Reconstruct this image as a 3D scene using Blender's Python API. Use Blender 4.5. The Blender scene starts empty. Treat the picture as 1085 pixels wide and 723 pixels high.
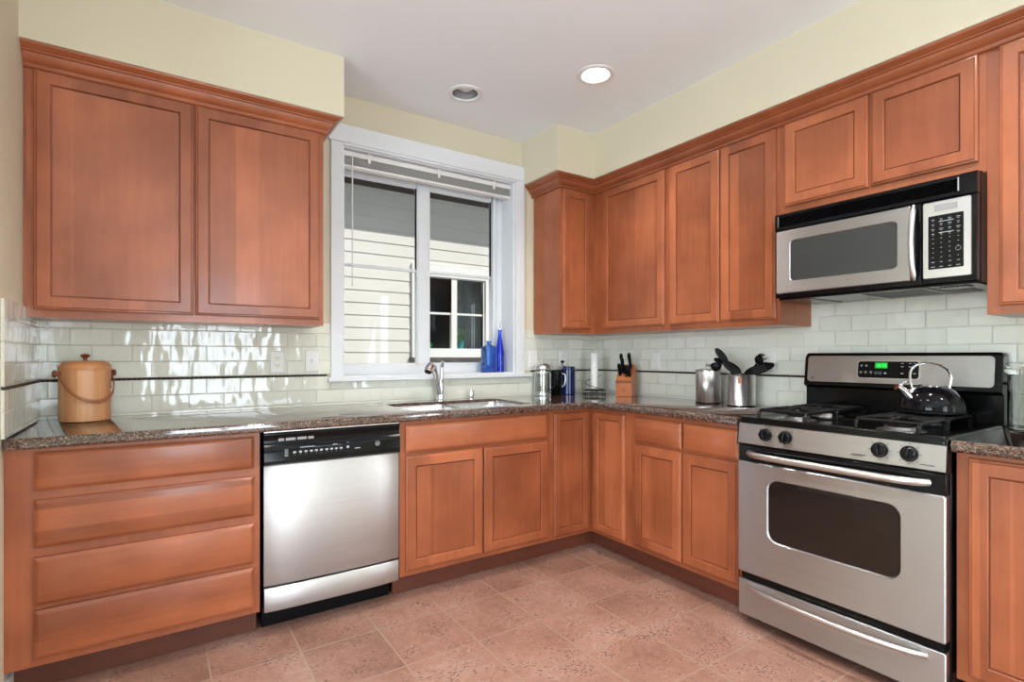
import bpy, bmesh, math, random
from mathutils import Vector, Matrix
random.seed(7)
PI = math.pi
S = bpy.context.scene
C = S.collection

# ------------------------------------------------------------------ camera, world, sun, lights
CAM = Vector((-2.845, -3.069, 1.193))
cd = bpy.data.cameras.new('camera'); cam = bpy.data.objects.new('camera', cd); C.objects.link(cam)
cam.location = CAM; cam.rotation_euler = (PI/2, 0, -math.radians(33.76))
cd.sensor_width = 36; cd.lens = 563/1085*36; cd.shift_y = 15.72/1085; cd.clip_start = 0.05
S.camera = cam
S.view_settings.view_transform = 'Standard'; S.view_settings.look = 'None'
S.view_settings.gamma = 1; S.view_settings.use_curve_mapping = False
S.view_settings.exposure = 0.20

w = bpy.data.worlds.new('world'); S.world = w; w.use_nodes = True
bgn = w.node_tree.nodes['Background']; bgn.inputs[0].default_value = (.84, .91, 1.0, 1); bgn.inputs[1].default_value = .5

SUN_DIR = Vector((-.34, .62, -.74)).normalized()
sd = bpy.data.lights.new('sun', 'SUN'); sd.energy = 3.4; sd.angle = math.radians(.6); sd.color = (1, .97, .92)
so = bpy.data.objects.new('sun', sd); C.objects.link(so); so.rotation_euler = SUN_DIR.to_track_quat('-Z', 'Y').to_euler()

def area(name, loc, d, sx, sy, power, color=(1, 1, 1)):
    l = bpy.data.lights.new(name, 'AREA'); l.shape = 'RECTANGLE'; l.size = sx; l.size_y = sy; l.energy = power; l.color = color
    o = bpy.data.objects.new(name, l); C.objects.link(o); o.location = loc
    o.rotation_euler = Vector(d).to_track_quat('-Z', 'Y').to_euler(); return o
# daylight lamps outside unseen far windows; side and right ones added to brighten
area('daylight_patio', (-2.12, -6.14, 1.35), (0, 1, .22), 1.25, 2.0, 85, (.80, .90, 1))
area('added_side_daylight', (-6.66, -3.2, 1.45), (1, 0, .22), 2.4, 1.7, 165, (.80, .90, 1))
area('added_right_daylight', (.16, -4.7, 1.5), (-1, 0, .22), 1.2, 1.4, 60, (.80, .90, 1))

# ------------------------------------------------------------------ node materials
def srgb(r, g, b):
    f = lambda c: (c/255/12.92) if c/255 <= .04045 else ((c/255+.055)/1.055)**2.4
    return (f(r), f(g), f(b), 1)
class NM:
    def __init__(s, name):
        s.m = bpy.data.materials.new(name); s.m.use_nodes = True; s.t = s.m.node_tree; s.n = s.t.nodes
        s.b = s.n['Principled BSDF']; s.L = s.t.links.new
    def node(s, t, **k):
        n = s.n.new(t)
        for a, v in k.items():
            if a[0] == '_': n.inputs[int(a[1:])].default_value = v
            else: setattr(n, a, v)
        return n
    def setp(s, **k):
        for a, v in k.items(): s.b.inputs[a.replace('_', ' ')].default_value = v
        return s
    def coords(s, scale=(1, 1, 1), rand=True):
        tc = s.node('ShaderNodeTexCoord'); mp = s.node('ShaderNodeMapping'); mp.inputs['Scale'].default_value = scale
        if rand:
            oi = s.node('ShaderNodeObjectInfo'); ml = s.node('ShaderNodeMath', operation='MULTIPLY'); ml.inputs[1].default_value = 37.
            s.L(oi.outputs['Random'], ml.inputs[0]); ad = s.node('ShaderNodeVectorMath', operation='ADD')
            s.L(tc.outputs['Object'], ad.inputs[0]); s.L(ml.outputs[0], ad.inputs[1]); s.L(ad.outputs[0], mp.inputs[0])
        else: s.L(tc.outputs['Object'], mp.inputs[0])
        return mp.outputs[0]
    def ramp(s, src, stops, interp='LINEAR'):
        r = s.node('ShaderNodeValToRGB'); r.color_ramp.interpolation = interp
        e = r.color_ramp.elements
        while len(e) < len(stops): e.new(.5)
        for i, (p, c) in enumerate(stops): e[i].position = p; e[i].color = c if len(c) == 4 else (*c, 1)
        s.L(src, r.inputs[0]); return r.outputs[0]
    def noise(s, vec, scale, detail=3, rough=.5, out=0):
        n = s.node('ShaderNodeTexNoise'); n.inputs['Scale'].default_value = scale; n.inputs['Detail'].default_value = detail
        n.inputs['Roughness'].default_value = rough; s.L(vec, n.inputs['Vector']); return n.outputs[out]
    def mix(s, f, a, b, mode='MIX'):
        m = s.node('ShaderNodeMix', data_type='RGBA', blend_type=mode)
        for i, v in ((0, f), (6, a), (7, b)):
            if hasattr(v, 'is_output'): s.L(v, m.inputs[i])
            else: m.inputs[i].default_value = v
        return m.outputs[2]
    def bump(s, h, strength=.2, dist=.002):
        b = s.node('ShaderNodeBump'); b.inputs['Strength'].default_value = strength; b.inputs['Distance'].default_value = dist
        s.L(h, b.inputs['Height']); s.L(b.outputs[0], s.b.inputs['Normal']); return b
    def math(s, op, a, b=None):
        m = s.node('ShaderNodeMath', operation=op)
        for i, v in enumerate((a, b)):
            if v is None: continue
            if hasattr(v, 'is_output'): s.L(v, m.inputs[i])
            else: m.inputs[i].default_value = v
        return m.outputs[0]

M = {}
def plain(name, col, rough=.5, metal=0, noise=.04, nscale=8, coat=0, **k):
    s = NM(name); v = s.coords()
    n = s.noise(v, nscale, 3)
    a = tuple(min(1, c*(1-noise)) for c in col[:3])+(1,); b = tuple(min(1, c*(1+noise)) for c in col[:3])+(1,)
    s.L(s.ramp(n, [(.3, a), (.7, b)]), s.b.inputs['Base Color'])
    s.setp(Roughness=rough, Metallic=metal, **k)
    if coat: s.b.inputs['Coat Weight'].default_value = coat; s.b.inputs['Coat Roughness'].default_value = .1
    M[name] = s.m; return s
def wall_paint(name, col):
    s = plain(name, col, .85, noise=.012, nscale=1.5); v = s.coords(rand=False)
    s.bump(s.noise(v, 220, 2), .12, .001)
wall_paint('cream_paint', srgb(214, 206, 182))
wall_paint('ceiling_paint', srgb(238, 241, 244))
plain('white_trim', srgb(226, 230, 234), .4, noise=.01)
plain('white_plastic', srgb(232, 232, 230), .35, noise=.01)
plain('ivory_light', srgb(235, 232, 222), .5, noise=.01)

def wood(name, axis, lo=(132, 70, 41), hi=(180, 104, 66), rough=.36, boards=.28):
    s = NM(name); sc = {'z': (9, 9, .7), 'x': (.7, 9, 9), 'y': (9, .7, 9)}[axis]
    v = s.coords(sc); v1 = s.coords((1.4, 1.4, 1.4))
    grain = s.noise(v, 5, 6, .6); blot = s.noise(v1, 2.3, 3, .55)
    # board to board tone, boards about 11 cm wide across the grain
    vb = s.coords({'z': (5.5, 5.5, .01), 'x': (.01, .01, 8), 'y': (.01, .01, 8)}[axis])
    wn = s.node('ShaderNodeTexVoronoi', feature='F1'); wn.inputs['Scale'].default_value = 1.0; s.L(vb, wn.inputs['Vector'])
    bw = s.node('ShaderNodeRGBToBW'); s.L(wn.outputs['Color'], bw.inputs[0])
    f = s.math('MULTIPLY', grain, .22); f = s.math('ADD', f, s.math('MULTIPLY', blot, .50)); f = s.math('ADD', f, s.math('MULTIPLY', bw.outputs[0], boards)); f = s.math('ADD', f, (.28-boards)*.5)
    mid = tuple((a*.45+b*.55) for a, b in zip(lo, hi))
    col = s.ramp(f, [(.34, srgb(*lo)), (.5, srgb(*mid)), (.66, srgb(*hi))])
    dk = s.noise(v1, .9, 2); col = s.mix(s.ramp(dk, [(.56, (0, 0, 0)), (.75, (.45, .45, .45))]), col, srgb(lo[0]*.9, lo[1]*.85, lo[2]*.85))
    s.L(col, s.b.inputs['Base Color']); s.setp(Roughness=rough, Specular_IOR_Level=.45)
    s.b.inputs['Coat Weight'].default_value = .30; s.b.inputs['Coat Roughness'].default_value = .16
    s.bump(grain, .03, .001); M[name] = s.m
wood('cabinet_wood_vertical', 'z'); wood('cabinet_wood_along_x', 'x'); wood('cabinet_wood_along_y', 'y')
wood('cabinet_wood_frame', 'z', boards=0)
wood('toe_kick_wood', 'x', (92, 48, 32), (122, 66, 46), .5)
wood('knife_block_wood', 'z', (150, 82, 44), (190, 112, 62), .35)
def bamboo():
    s = NM('bamboo_staves'); tc = s.node('ShaderNodeTexCoord'); sp = s.node('ShaderNodeSeparateXYZ'); s.L(tc.outputs['Object'], sp.inputs[0])
    ang = s.math('ARCTAN2', sp.outputs[1], sp.outputs[0]); q = s.math('FLOOR', s.math('MULTIPLY', ang, 3.5))
    wn = s.node('ShaderNodeTexWhiteNoise', noise_dimensions='1D'); s.L(q, wn.inputs['W'])
    g = s.noise(s.coords((40, 40, 2)), 3, 5)
    f = s.math('ADD', s.math('MULTIPLY', wn.outputs['Value'], .6), s.math('MULTIPLY', g, .4))
    s.L(s.ramp(f, [(.15, srgb(176, 112, 70)), (.8, srgb(222, 168, 120))]), s.b.inputs['Base Color']); s.setp(Roughness=.35)
    M['bamboo_staves'] = s.m
bamboo()
plain('bamboo_lid', srgb(196, 134, 86), .35, noise=.12, nscale=30)
plain('dark_wood_knob', srgb(120, 66, 34), .3, noise=.15, nscale=30)
plain('tan_bentwood', srgb(158, 98, 58), .4, noise=.1, nscale=20)

def steel(name, col=(.50, .515, .53), rough=.26, axis='x', tangent=None):
    s = NM(name); sc = {'x': (1, 1, 260), 'z': (260, 260, 1), 'y': (1, 1, 260)}[axis]
    n = s.noise(s.coords(sc), 1.5, 3); 
    s.L(s.ramp(n, [(.3, tuple(c*.94 for c in col)), (.7, tuple(min(1, c*1.05) for c in col))]), s.b.inputs['Base Color'])
    r = s.node('ShaderNodeMapRange'); r.inputs[3].default_value = rough-.04; r.inputs[4].default_value = rough+.06; s.L(n, r.inputs[0]); s.L(r.outputs[0], s.b.inputs['Roughness'])
    s.setp(Metallic=1.0, Anisotropic=.8); s.bump(n, .02, .0005); M[name] = s.m
    if tangent: cv = s.node('ShaderNodeCombineXYZ'); [setattr(cv.inputs[i], 'default_value', tangent[i]) for i in range(3)]; s.L(cv.outputs[0], s.b.inputs['Tangent'])
steel('brushed_steel_back_run', (.53, .535, .54), rough=.38, tangent=(0, 0, 1)); steel('brushed_steel', rough=.38, tangent=(0, 0, 1)); steel('canister_steel', (.62, .60, .58), .27, 'z')
steel('sink_steel', (.72, .72, .73), .22)
plain('satin_steel', (.66, .66, .66, 1), .30, 1, noise=.03)
plain('chrome', (.80, .80, .82, 1), .07, 1, noise=.02)
plain('black_gloss', (.004, .004, .005, 1), .10, 0, noise=.1, Specular_IOR_Level=.20)
plain('black_enamel', (.004, .004, .004, 1), .16, 0, noise=.1, Specular_IOR_Level=.20)
plain('black_plastic', (.005, .005, .006, 1), .34, 0, noise=.1, Specular_IOR_Level=.14)
plain('cast_iron', (.007, .007, .007, 1), .36, 0, noise=.25, nscale=90, Specular_IOR_Level=.2)
plain('burner_aluminium', (.24, .24, .25, 1), .38, 1, noise=.1)
plain('dark_glass', (.012, .013, .014, 1), .06, 0, noise=.1)
plain('oven_glass', (.014, .010, .008, 1), .04, 0, noise=.25, nscale=3)
plain('microwave_glass', (.040, .044, .044, 1), .25, 0, noise=.05, nscale=4)
plain('print_grey', srgb(170, 176, 182), .6, noise=.02)
plain('print_dark', srgb(70, 66, 64), .6, noise=.02)
plain('lcd_grey', srgb(150, 150, 152), .3, noise=.02)
plain('white_paper', srgb(236, 236, 234), .9, noise=.01)
plain('blue_ceramic', (.008, .016, .095, 1), .15, 0, noise=.08)
plain('dark_liner', srgb(52, 46, 40), .35, noise=.3, nscale=60)
plain('wire_black', (.03, .028, .027, 1), .3, .6, noise=.1)
plain('white_wall_base', srgb(226, 226, 224), .5, noise=.01)
plain('far_window_wood', srgb(225, 225, 222), .5, noise=.02)
plain('baffle_grey', srgb(190, 192, 196), .25, .7, noise=.03)
def emit(name, col, st):
    s = NM(name); s.setp(Base_Color=col, Emission_Color=col, Emission_Strength=st, Roughness=.4)
    n = s.noise(s.coords(), 30, 2); s.L(s.ramp(n, [(.2, tuple(c*.95 for c in col[:3])), (.8, col[:3])]), s.b.inputs['Emission Color']); M[name] = s.m
emit('lamp_glow', (1, .95, .85, 1), 9); emit('green_digits', (.03, .9, .10, 1), 1.1); emit('green_screen', (.0, .30, .03, 1), .5)
def glass(name, col, rough=.0, ior=1.45, tr=1.0):
    s = NM(name); n = s.noise(s.coords(), 6, 2); a = tuple(c*.97 for c in col[:3])
    s.L(s.ramp(n, [(.3, a), (.7, col[:3])]), s.b.inputs['Base Color']); s.setp(Roughness=rough, IOR=ior); s.b.inputs['Transmission Weight'].default_value = tr; M[name] = s.m
glass('clear_glass', (.96, .98, .97)); glass('blue_glass', (.10, .25, .98), .02); glass('light_blue_glass', (.34, .56, 1.0), .02); glass('press_glass', (.86, .86, .85)); glass('lens_glass', (.97, .99, .97))
def pane_glass():
    s = NM('window_glass'); out = s.n['Material Output']; s.n.remove(s.b)
    tr = s.node('ShaderNodeBsdfTransparent'); gl = s.node('ShaderNodeBsdfGlossy'); gl.inputs['Roughness'].default_value = .01
    fr = s.node('ShaderNodeFresnel'); fr.inputs[0].default_value = 1.22; mx = s.node('ShaderNodeMixShader')
    nz = s.noise(s.coords(), 2, 2); s.L(s.ramp(nz, [(.3, (.965, .975, .97)), (.7, (.98, .985, .98))]), tr.inputs[0])
    s.L(fr.outputs[0], mx.inputs[0]); s.L(tr.outputs[0], mx.inputs[1]); s.L(gl.outputs[0], mx.inputs[2]); s.L(mx.outputs[0], out.inputs[0]); M['window_glass'] = s.m
pane_glass()

def granite():
    s = NM('granite'); v = s.coords(rand=False)
    vo = s.node('ShaderNodeTexVoronoi', feature='F1'); vo.inputs['Scale'].default_value = 230; s.L(v, vo.inputs['Vector'])
    bw = s.node('ShaderNodeRGBToBW'); s.L(vo.outputs['Color'], bw.inputs[0])
    big = s.noise(v, 55, 4, .6)
    f = s.math('ADD', s.math('MULTIPLY', bw.outputs[0], .55), s.math('MULTIPLY', big, .5))
    col = s.ramp(f, [(.30, (.010, .007, .006)), (.42, (.035, .020, .015)), (.54, (.085, .047, .034)), (.66, (.17, .10, .075)), (.80, (.27, .19, .15))])
    s.L(col, s.b.inputs['Base Color']); s.setp(Roughness=.07, Specular_IOR_Level=.8); s.b.inputs['Coat Weight'].default_value = .6; s.b.inputs['Coat Roughness'].default_value = .03; M['granite'] = s.m
granite()

def subway(name, axis, z0):
    """glazed 3x6 tiles in running bond; axis = direction along the wall"""
    s = NM(name); tc = s.node('ShaderNodeTexCoord'); sp = s.node('ShaderNodeSeparateXYZ'); s.L(tc.outputs['Object'], sp.inputs[0])
    u = s.math('ADD', sp.outputs[0 if axis == 'x' else 1], 8*.1515 + (.062 if axis == 'x' else .158-.1515)); z = s.math('ADD', sp.outputs[2], -z0)
    cb = s.node('ShaderNodeCombineXYZ'); s.L(u, cb.inputs[0]); s.L(z, cb.inputs[1])
    def brick(mortar):
        b = s.node('ShaderNodeTexBrick'); b.offset = .5; b.offset_frequency = 2; b.squash = 1
        b.inputs['Scale'].default_value = 1; b.inputs['Mortar Size'].default_value = mortar; b.inputs['Mortar Smooth'].default_value = .3
        b.inputs['Brick Width'].default_value = .1515; b.inputs['Row Height'].default_value = .0755
        b.inputs['Color1'].default_value = (0, 0, 0, 1); b.inputs['Color2'].default_value = (1, 1, 1, 1); b.inputs['Mortar'].default_value = (.5, .5, .5, 1)
        s.L(cb.outputs[0], b.inputs['Vector']); return b
    b = brick(.0013); bb = brick(.004)
    tone = s.ramp(b.outputs['Color'], [(0, srgb(222, 225, 212)), (1, srgb(229, 231, 219))])
    col = s.mix(b.outputs['Fac'], tone, srgb(226, 225, 213))
    s.L(col, s.b.inputs['Base Color']); s.setp(Roughness=.06, Specular_IOR_Level=.6)
    r = s.node('ShaderNodeMapRange'); r.inputs[3].default_value = .06; r.inputs[4].default_value = .7; s.L(b.outputs['Fac'], r.inputs[0]); s.L(r.outputs[0], s.b.inputs['Roughness'])
    nz = s.noise(s.coords((1.6, 1.6, .8), False), 10, 1)
    rnd = s.node('ShaderNodeSeparateColor'); s.L(b.outputs['Color'], rnd.inputs[0])
    tilt = s.math('MULTIPLY', s.math('SUBTRACT', rnd.outputs[0], .5), s.math('ADD', u, z))
    h = s.math('ADD', s.math('MULTIPLY', nz, .0042), s.math('MULTIPLY', tilt, .030))
    h = s.math('SUBTRACT', h, s.math('MULTIPLY', bb.outputs['Fac'], .0006))
    s.bump(h, 1.0, 1.0); M[name] = s.m
subway('subway_upper_back', 'x', 1.0905); subway('subway_lower_back', 'x', .928); subway('subway_upper_side', 'y', 1.0905); subway('subway_lower_side', 'y', .928)

def floor_tile():
    s = NM('terracotta_tile'); tc = s.node('ShaderNodeTexCoord'); mp = s.node('ShaderNodeMapping'); mp.inputs['Location'].default_value = (.3165*12+1.095-.3165*3, .322*20+1.143-.322*3, 0)
    s.L(tc.outputs['Object'], mp.inputs[0])
    b = s.node('ShaderNodeTexBrick'); b.offset = 0; b.squash = 1
    for k, v in (('Scale', 1), ('Mortar Size', .0035), ('Mortar Smooth', .2), ('Brick Width', .3165), ('Row Height', .322)): b.inputs[k].default_value = v
    b.inputs['Color1'].default_value = (0, 0, 0, 1); b.inputs['Color2'].default_value = (1, 1, 1, 1); b.inputs['Mortar'].default_value = (.5, .5, .5, 1)
    s.L(mp.outputs[0], b.inputs['Vector'])
    v = s.coords(rand=False)
    n1 = s.noise(v, 4.5, 5, .6); n2 = s.noise(v, 26, 4, .7)
    f = s.math('ADD', s.math('MULTIPLY', n1, .65), s.math('MULTIPLY', n2, .30)); rb = s.node('ShaderNodeSeparateColor'); s.L(b.outputs['Color'], rb.inputs[0])
    f = s.math('ADD', f, s.math('MULTIPLY', rb.outputs[0], .11))
    tile = s.ramp(f, [(.34, srgb(122, 88, 76)), (.47, srgb(148, 110, 95)), (.58, srgb(162, 124, 109)), (.74, srgb(178, 148, 135))])
    pit = s.noise(s.coords((1, 1.9, 1), False), 62, 4, .65); dens = s.noise(v, 9, 4, .6)
    pm = s.math('ADD', pit, s.math('MULTIPLY', dens, .60))
    pf = s.ramp(pm, [(.87, (0, 0, 0)), (.915, (1, 1, 1))])
    tile = s.mix(s.math('MULTIPLY', pf, .75), tile, srgb(104, 72, 62))
    s.L(s.mix(b.outputs['Fac'], tile, srgb(160, 134, 117)), s.b.inputs['Base Color'])
    s.setp(Roughness=.42, Specular_IOR_Level=.4)
    h = s.math('SUBTRACT', s.math('MULTIPLY', n2, .25), s.math('MULTIPLY', b.outputs['Fac'], .5)); h = s.math('SUBTRACT', h, s.math('MULTIPLY', pf, .3)); s.bump(h, .5, .003)
    M['terracotta_tile'] = s.m
floor_tile()
plain('house_siding', srgb(226, 224, 217), .8, noise=.02, nscale=3)
plain('house_white_trim', srgb(244, 244, 242), .7, noise=.01)
plain('house_eave_and_sill_shade', srgb(92, 84, 78), .8, noise=.05)
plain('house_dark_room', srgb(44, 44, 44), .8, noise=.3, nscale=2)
plain('curtain_grey', srgb(172, 184, 188), .9, noise=.2, nscale=6)
plain('leaf_green', srgb(110, 160, 96), .6, noise=.3, nscale=30)
plain('turquoise_pot', srgb(72, 150, 150), .3, noise=.05)
plain('green_mug_glaze', srgb(40, 200, 90), .3, noise=.05)
plain('lawn', srgb(84, 82, 76), .95, noise=.2, nscale=4)

# ------------------------------------------------------------------ mesh helpers
class MB:
    def __init__(s): s.bm = bmesh.new()
    def face(s, vs):
        try: return s.bm.faces.new(vs)
        except ValueError: return None
    def box(s, x0, x1, y0, y1, z0, z1):
        c = [s.bm.verts.new((x, y, z)) for x in (x0, x1) for y in (y0, y1) for z in (z0, z1)]
        for q in ((0, 1, 3, 2), (4, 6, 7, 5), (0, 4, 5, 1), (2, 3, 7, 6), (0, 2, 6, 4), (1, 5, 7, 3)): s.face([c[i] for i in q])
        return s
    def loops(s, rings, cap0=True, cap1=True, closed=True):
        R = [[s.bm.verts.new(p) for p in r] for r in rings]; n = len(R[0])
        for a, b in zip(R, R[1:]):
            for i in range(n if closed else n-1):
                j = (i+1) % n; s.face([a[i], a[j], b[j], b[i]])
        if cap0: s.face(R[0][::-1])
        if cap1: s.face(R[-1])
        return s
    def lathe(s, prof, c=(0, 0, 0), n=32, axis='z', sq=1):
        rings = []
        for r, h in prof:
            rr = []
            for i in range(n):
                a = 2*PI*i/n; u, v = max(r, 1e-5)*math.cos(a), max(r, 1e-5)*math.sin(a)*sq
                p = {'z': (u, v, h), 'x': (h, u, v), 'y': (u, h, v)}[axis]
                rr.append((c[0]+p[0], c[1]+p[1], c[2]+p[2]))
            rings.append(rr)
        return s.loops(rings)
    def tube(s, pts, r, n=10, closed=False):
        P = [Vector(p) for p in pts]; m = len(P); rs = r if isinstance(r, (list, tuple)) else [r]*m
        up = None; rings = []
        for i in range(m):
            if closed: t = (P[(i+1) % m]-P[i-1]).normalized()
            else: t = (P[min(i+1, m-1)]-P[max(i-1, 0)]).normalized()
            if up is None: up = t.orthogonal().normalized()
            else:
                up = up - t*up.dot(t); up = up.normalized() if up.length > 1e-6 else t.orthogonal().normalized()
            s2 = t.cross(up)
            rings.append([tuple(P[i]+(up*math.cos(2*PI*k/n)+s2*math.sin(2*PI*k/n))*rs[i]) for k in range(n)])
        if closed: rings.append(rings[0]); R = s.loops(rings, False, False)
        else: R = s.loops(rings)
        return R
    def prism(s, poly, axis, a, b):
        f = {'x': lambda u, v, d: (d, u, v), 'y': lambda u, v, d: (u, d, v), 'z': lambda u, v, d: (u, v, d)}[axis]
        return s.loops([[f(u, v, a) for u, v in poly], [f(u, v, b) for u, v in poly]])
    def rot(s, mat):
        bmesh.ops.transform(s.bm, matrix=mat, verts=s.bm.verts); return s
    def build(s, name, mat, parent=None, world=True, smooth=35, bevel=0, seg=2):
        bm = s.bm
        if parent is not None and world:
            r = parent
            off = Vector((0, 0, 0))
            while r is not None: off += r.location; r = r.parent
            bmesh.ops.translate(bm, vec=-off, verts=bm.verts)
        bmesh.ops.remove_doubles(bm, verts=bm.verts, dist=1e-6)
        bmesh.ops.recalc_face_normals(bm, faces=bm.faces)
        if smooth:
            for f in bm.faces: f.smooth = True
            for e in bm.edges:
                if len(e.link_faces) == 2 and e.calc_face_angle(0) > math.radians(smooth): e.smooth = False
        me = bpy.data.meshes.new(name); bm.to_mesh(me); bm.free()
        me.materials.append(M[mat]); o = bpy.data.objects.new(name, me); C.objects.link(o)
        if parent is not None: o.parent = parent
        if bevel:
            md = o.modifiers.new('bevel', 'BEVEL'); md.width = bevel; md.segments = seg; md.limit_method = 'ANGLE'; md.angle_limit = math.radians(40); md.harden_normals = False
        return o
def box(*a): return MB().box(*a)
def tag(o, label=None, cat=None, group=None, kind=None):
    if label: o['label'] = label
    if cat: o['category'] = cat
    if group: o['group'] = group
    if kind: o['kind'] = kind
    return o
def thing(name, label, cat, loc, group=None, rz=0):
    o = bpy.data.objects.new(name, None); C.objects.link(o); o.location = loc; o.rotation_euler = (0, 0, rz); o.empty_display_size = .05
    return tag(o, label, cat, group)
def struct(o): o['kind'] = 'structure'; return o
def copy_thing(src, loc, rz=None, label=None):
    c = src.copy(); C.objects.link(c); c.location = loc
    if rz is not None: c.rotation_euler = (0, 0, rz)
    if label: c['label'] = label
    def kids(a, b):
        for ch in [k for k in a.children]:
            d = ch.copy(); C.objects.link(d); d.parent = b; kids(ch, d)
    kids(src, c); return c
def rrect(u0, u1, v0, v1, r, n=6):
    out = []
    for cx, cy, a0 in ((u1-r, v1-r, 0), (u0+r, v1-r, 90), (u0+r, v0+r, 180), (u1-r, v0+r, 270)):
        for i in range(n+1):
            a = math.radians(a0+90*i/n); out.append((cx+r*math.cos(a), cy+r*math.sin(a)))
    return out
def arc(c, r, a0, a1, n, f): return [f(c[0]+r*math.cos(math.radians(a0+(a1-a0)*i/n)), c[1]+r*math.sin(math.radians(a0+(a1-a0)*i/n))) for i in range(n+1)]

# run frames: 'B' faces -Y (u = X), 'R' faces -X (u = Y)
def P(run, u, d, z): return (u, d, z) if run == 'B' else (d, u, z)
def ubox(mb, run, u0, u1, d0, d1, z0, z1):
    return mb.box(u0, u1, d0, d1, z0, z1) if run == 'B' else mb.box(d0, d1, u0, u1, z0, z1)
def rect_ring(run, u0, u1, z0, z1, o, d): return [P(run, u0+o, d, z0+o), P(run, u1-o, d, z0+o), P(run, u1-o, d, z1-o), P(run, u0+o, d, z1-o)]
GR = {'B': 'cabinet_wood_along_x', 'R': 'cabinet_wood_along_y'}
def door(par, run, u0, u1, z0, z1, dback, name='door', rail=.055):
    t = .020; f = dback-t
    prof = [(0, dback), (0, f+.009), (.003, f+.006), (.008, f+.005), (.011, f), (rail-.006, f), (rail-.003, f+.003), (rail-.002, f+.013), (rail, f+.0135), (rail, dback)]
    mb = MB(); mb.loops([rect_ring(run, u0, u1, z0, z1, o, d) for o, d in prof], False, False)
    a = rect_ring(run, u0, u1, z0, z1, rail, dback); b = rect_ring(run, u0, u1, z0, z1, 0, dback)
    R = [[mb.bm.verts.new(p) for p in x] for x in (a, b)]
    for i in range(4): mb.face([R[0][i], R[0][(i+1) % 4], R[1][(i+1) % 4], R[1][i]])
    o = mb.build(name, 'cabinet_wood_vertical', par, smooth=20)
    p = MB(); ubox(p, run, u0+rail+.0015, u1-rail-.0015, f+.0085, dback-.001, z0+rail+.0015, z1-rail-.0015)
    p.build('panel', 'cabinet_wood_vertical', o, smooth=0)
    return o
def drawer_front(par, run, u0, u1, z0, z1, dback, name='drawer'):
    f = dback-.020
    mb = MB(); mb.loops([rect_ring(run, u0, u1, z0, z1, o, d) for o, d in ((0, dback), (0, f+.008), (.003, f+.006), (.011, f+.001), (.014, f))])
    return mb.build(name, GR[run], par, smooth=20)
def offset_path(path, o):
    """offset an open 2-D polyline to its left by o, with mitres"""
    out = []
    for i, p in enumerate(path):
        p = Vector(p); ns = []
        if i > 0: d = (Vector(path[i])-Vector(path[i-1])).normalized(); ns.append(Vector((-d.y, d.x)))
        if i < len(path)-1: d = (Vector(path[i+1])-Vector(path[i])).normalized(); ns.append(Vector((-d.y, d.x)))
        if len(ns) == 1: n = ns[0]
        else: n = (ns[0]+ns[1]).normalized(); n = n/max(.2, n.dot(ns[0]))
        q = p+n*o; out.append((q.x, q.y))
    return out
def sweep(path, prof, name, mat, parent=None):
    mb = MB(); cols = [offset_path(path, o) for o, z in prof]
    rings = [[(cols[k][i][0], cols[k][i][1], prof[k][1]) for k in range(len(prof))] for i in range(len(path))]
    mb.loops(rings); return mb.build(name, mat, parent, smooth=25)

# ------------------------------------------------------------------ the room
CZ = 2.69; LX = -3.276; RY = -6.0; FX = -6.5
WX0, WX1, WZ0, WZ1 = -1.962, -.770, 1.070, 2.405       # sink window opening
# floor and ceiling
struct(box(FX-.1, .12, RY-.1, .20, -.06, 0).build('floor', 'terracotta_tile', smooth=0))
plain('beige_bounce_carpet', srgb(206, 200, 190), .95, noise=.06, nscale=60)
struct(box(FX, -.001, RY+.001, -3.45, .0002, .010).build('floor_bounce', 'beige_bounce_carpet', smooth=0)); struct(box(FX, -3.40, -3.45, -1.001, .0002, .010).build('floor_bounce', 'beige_bounce_carpet', smooth=0))  # unseen pale carpet added so the bounce onto the ceiling is less red
LAMPS = [(-2.25, -1.25, True), (-.905, -.966, True), (-1.384, -.404, False), (-.905, -2.35, True), (-2.1, -2.35, True), (-.905, -3.7, True), (-2.1, -3.7, True)]  # first lamp is unseen, added to brighten the left wall and counter
def ceiling():
    bm = bmesh.new(); R = .078
    outer = [bm.verts.new(p) for p in ((FX, RY, CZ), (0, RY, CZ), (0, 0, CZ), (FX, 0, CZ))]
    ed = [bm.edges.new((outer[i], outer[(i+1) % 4])) for i in range(4)]
    for x, y, on in LAMPS:
        r = [bm.verts.new((x+R*math.cos(2*PI*i/32), y+R*math.sin(2*PI*i/32), CZ)) for i in range(32)]
        ed += [bm.edges.new((r[i], r[(i+1) % 32])) for i in range(32)]
    bmesh.ops.triangle_fill(bm, edges=ed, use_beauty=True, use_dissolve=False)
    g = bmesh.ops.extrude_face_region(bm, geom=list(bm.faces)); bmesh.ops.translate(bm, vec=(0, 0, .012), verts=[v for v in g['geom'] if isinstance(v, bmesh.types.BMVert)])
    mb = MB(); mb.bm.free(); mb.bm = bm; return struct(mb.build('ceiling', 'ceiling_paint', smooth=0))
ceiling()
def wall_with_hole(name, axis, pos0, pos1, a0, a1, z0, z1, holes):
    mb = MB(); f = (lambda u0, u1, zz0, zz1: mb.box(u0, u1, pos0, pos1, zz0, zz1)) if axis == 'x' else (lambda u0, u1, zz0, zz1: mb.box(pos0, pos1, u0, u1, zz0, zz1))
    u = a0
    for h0, h1, hz0, hz1 in sorted(holes):
        f(u, h0, z0, z1); f(h0, h1, z0, hz0) if hz0 > z0 else None; f(h0, h1, hz1, z1); u = h1
    f(u, a1, z0, z1); return struct(mb.build(name, 'cream_paint', smooth=0))
wall_with_hole('wall_back', 'x', 0, .20, LX-.12, .12, 0, CZ, [(WX0, WX1, WZ0, WZ1)])
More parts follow.
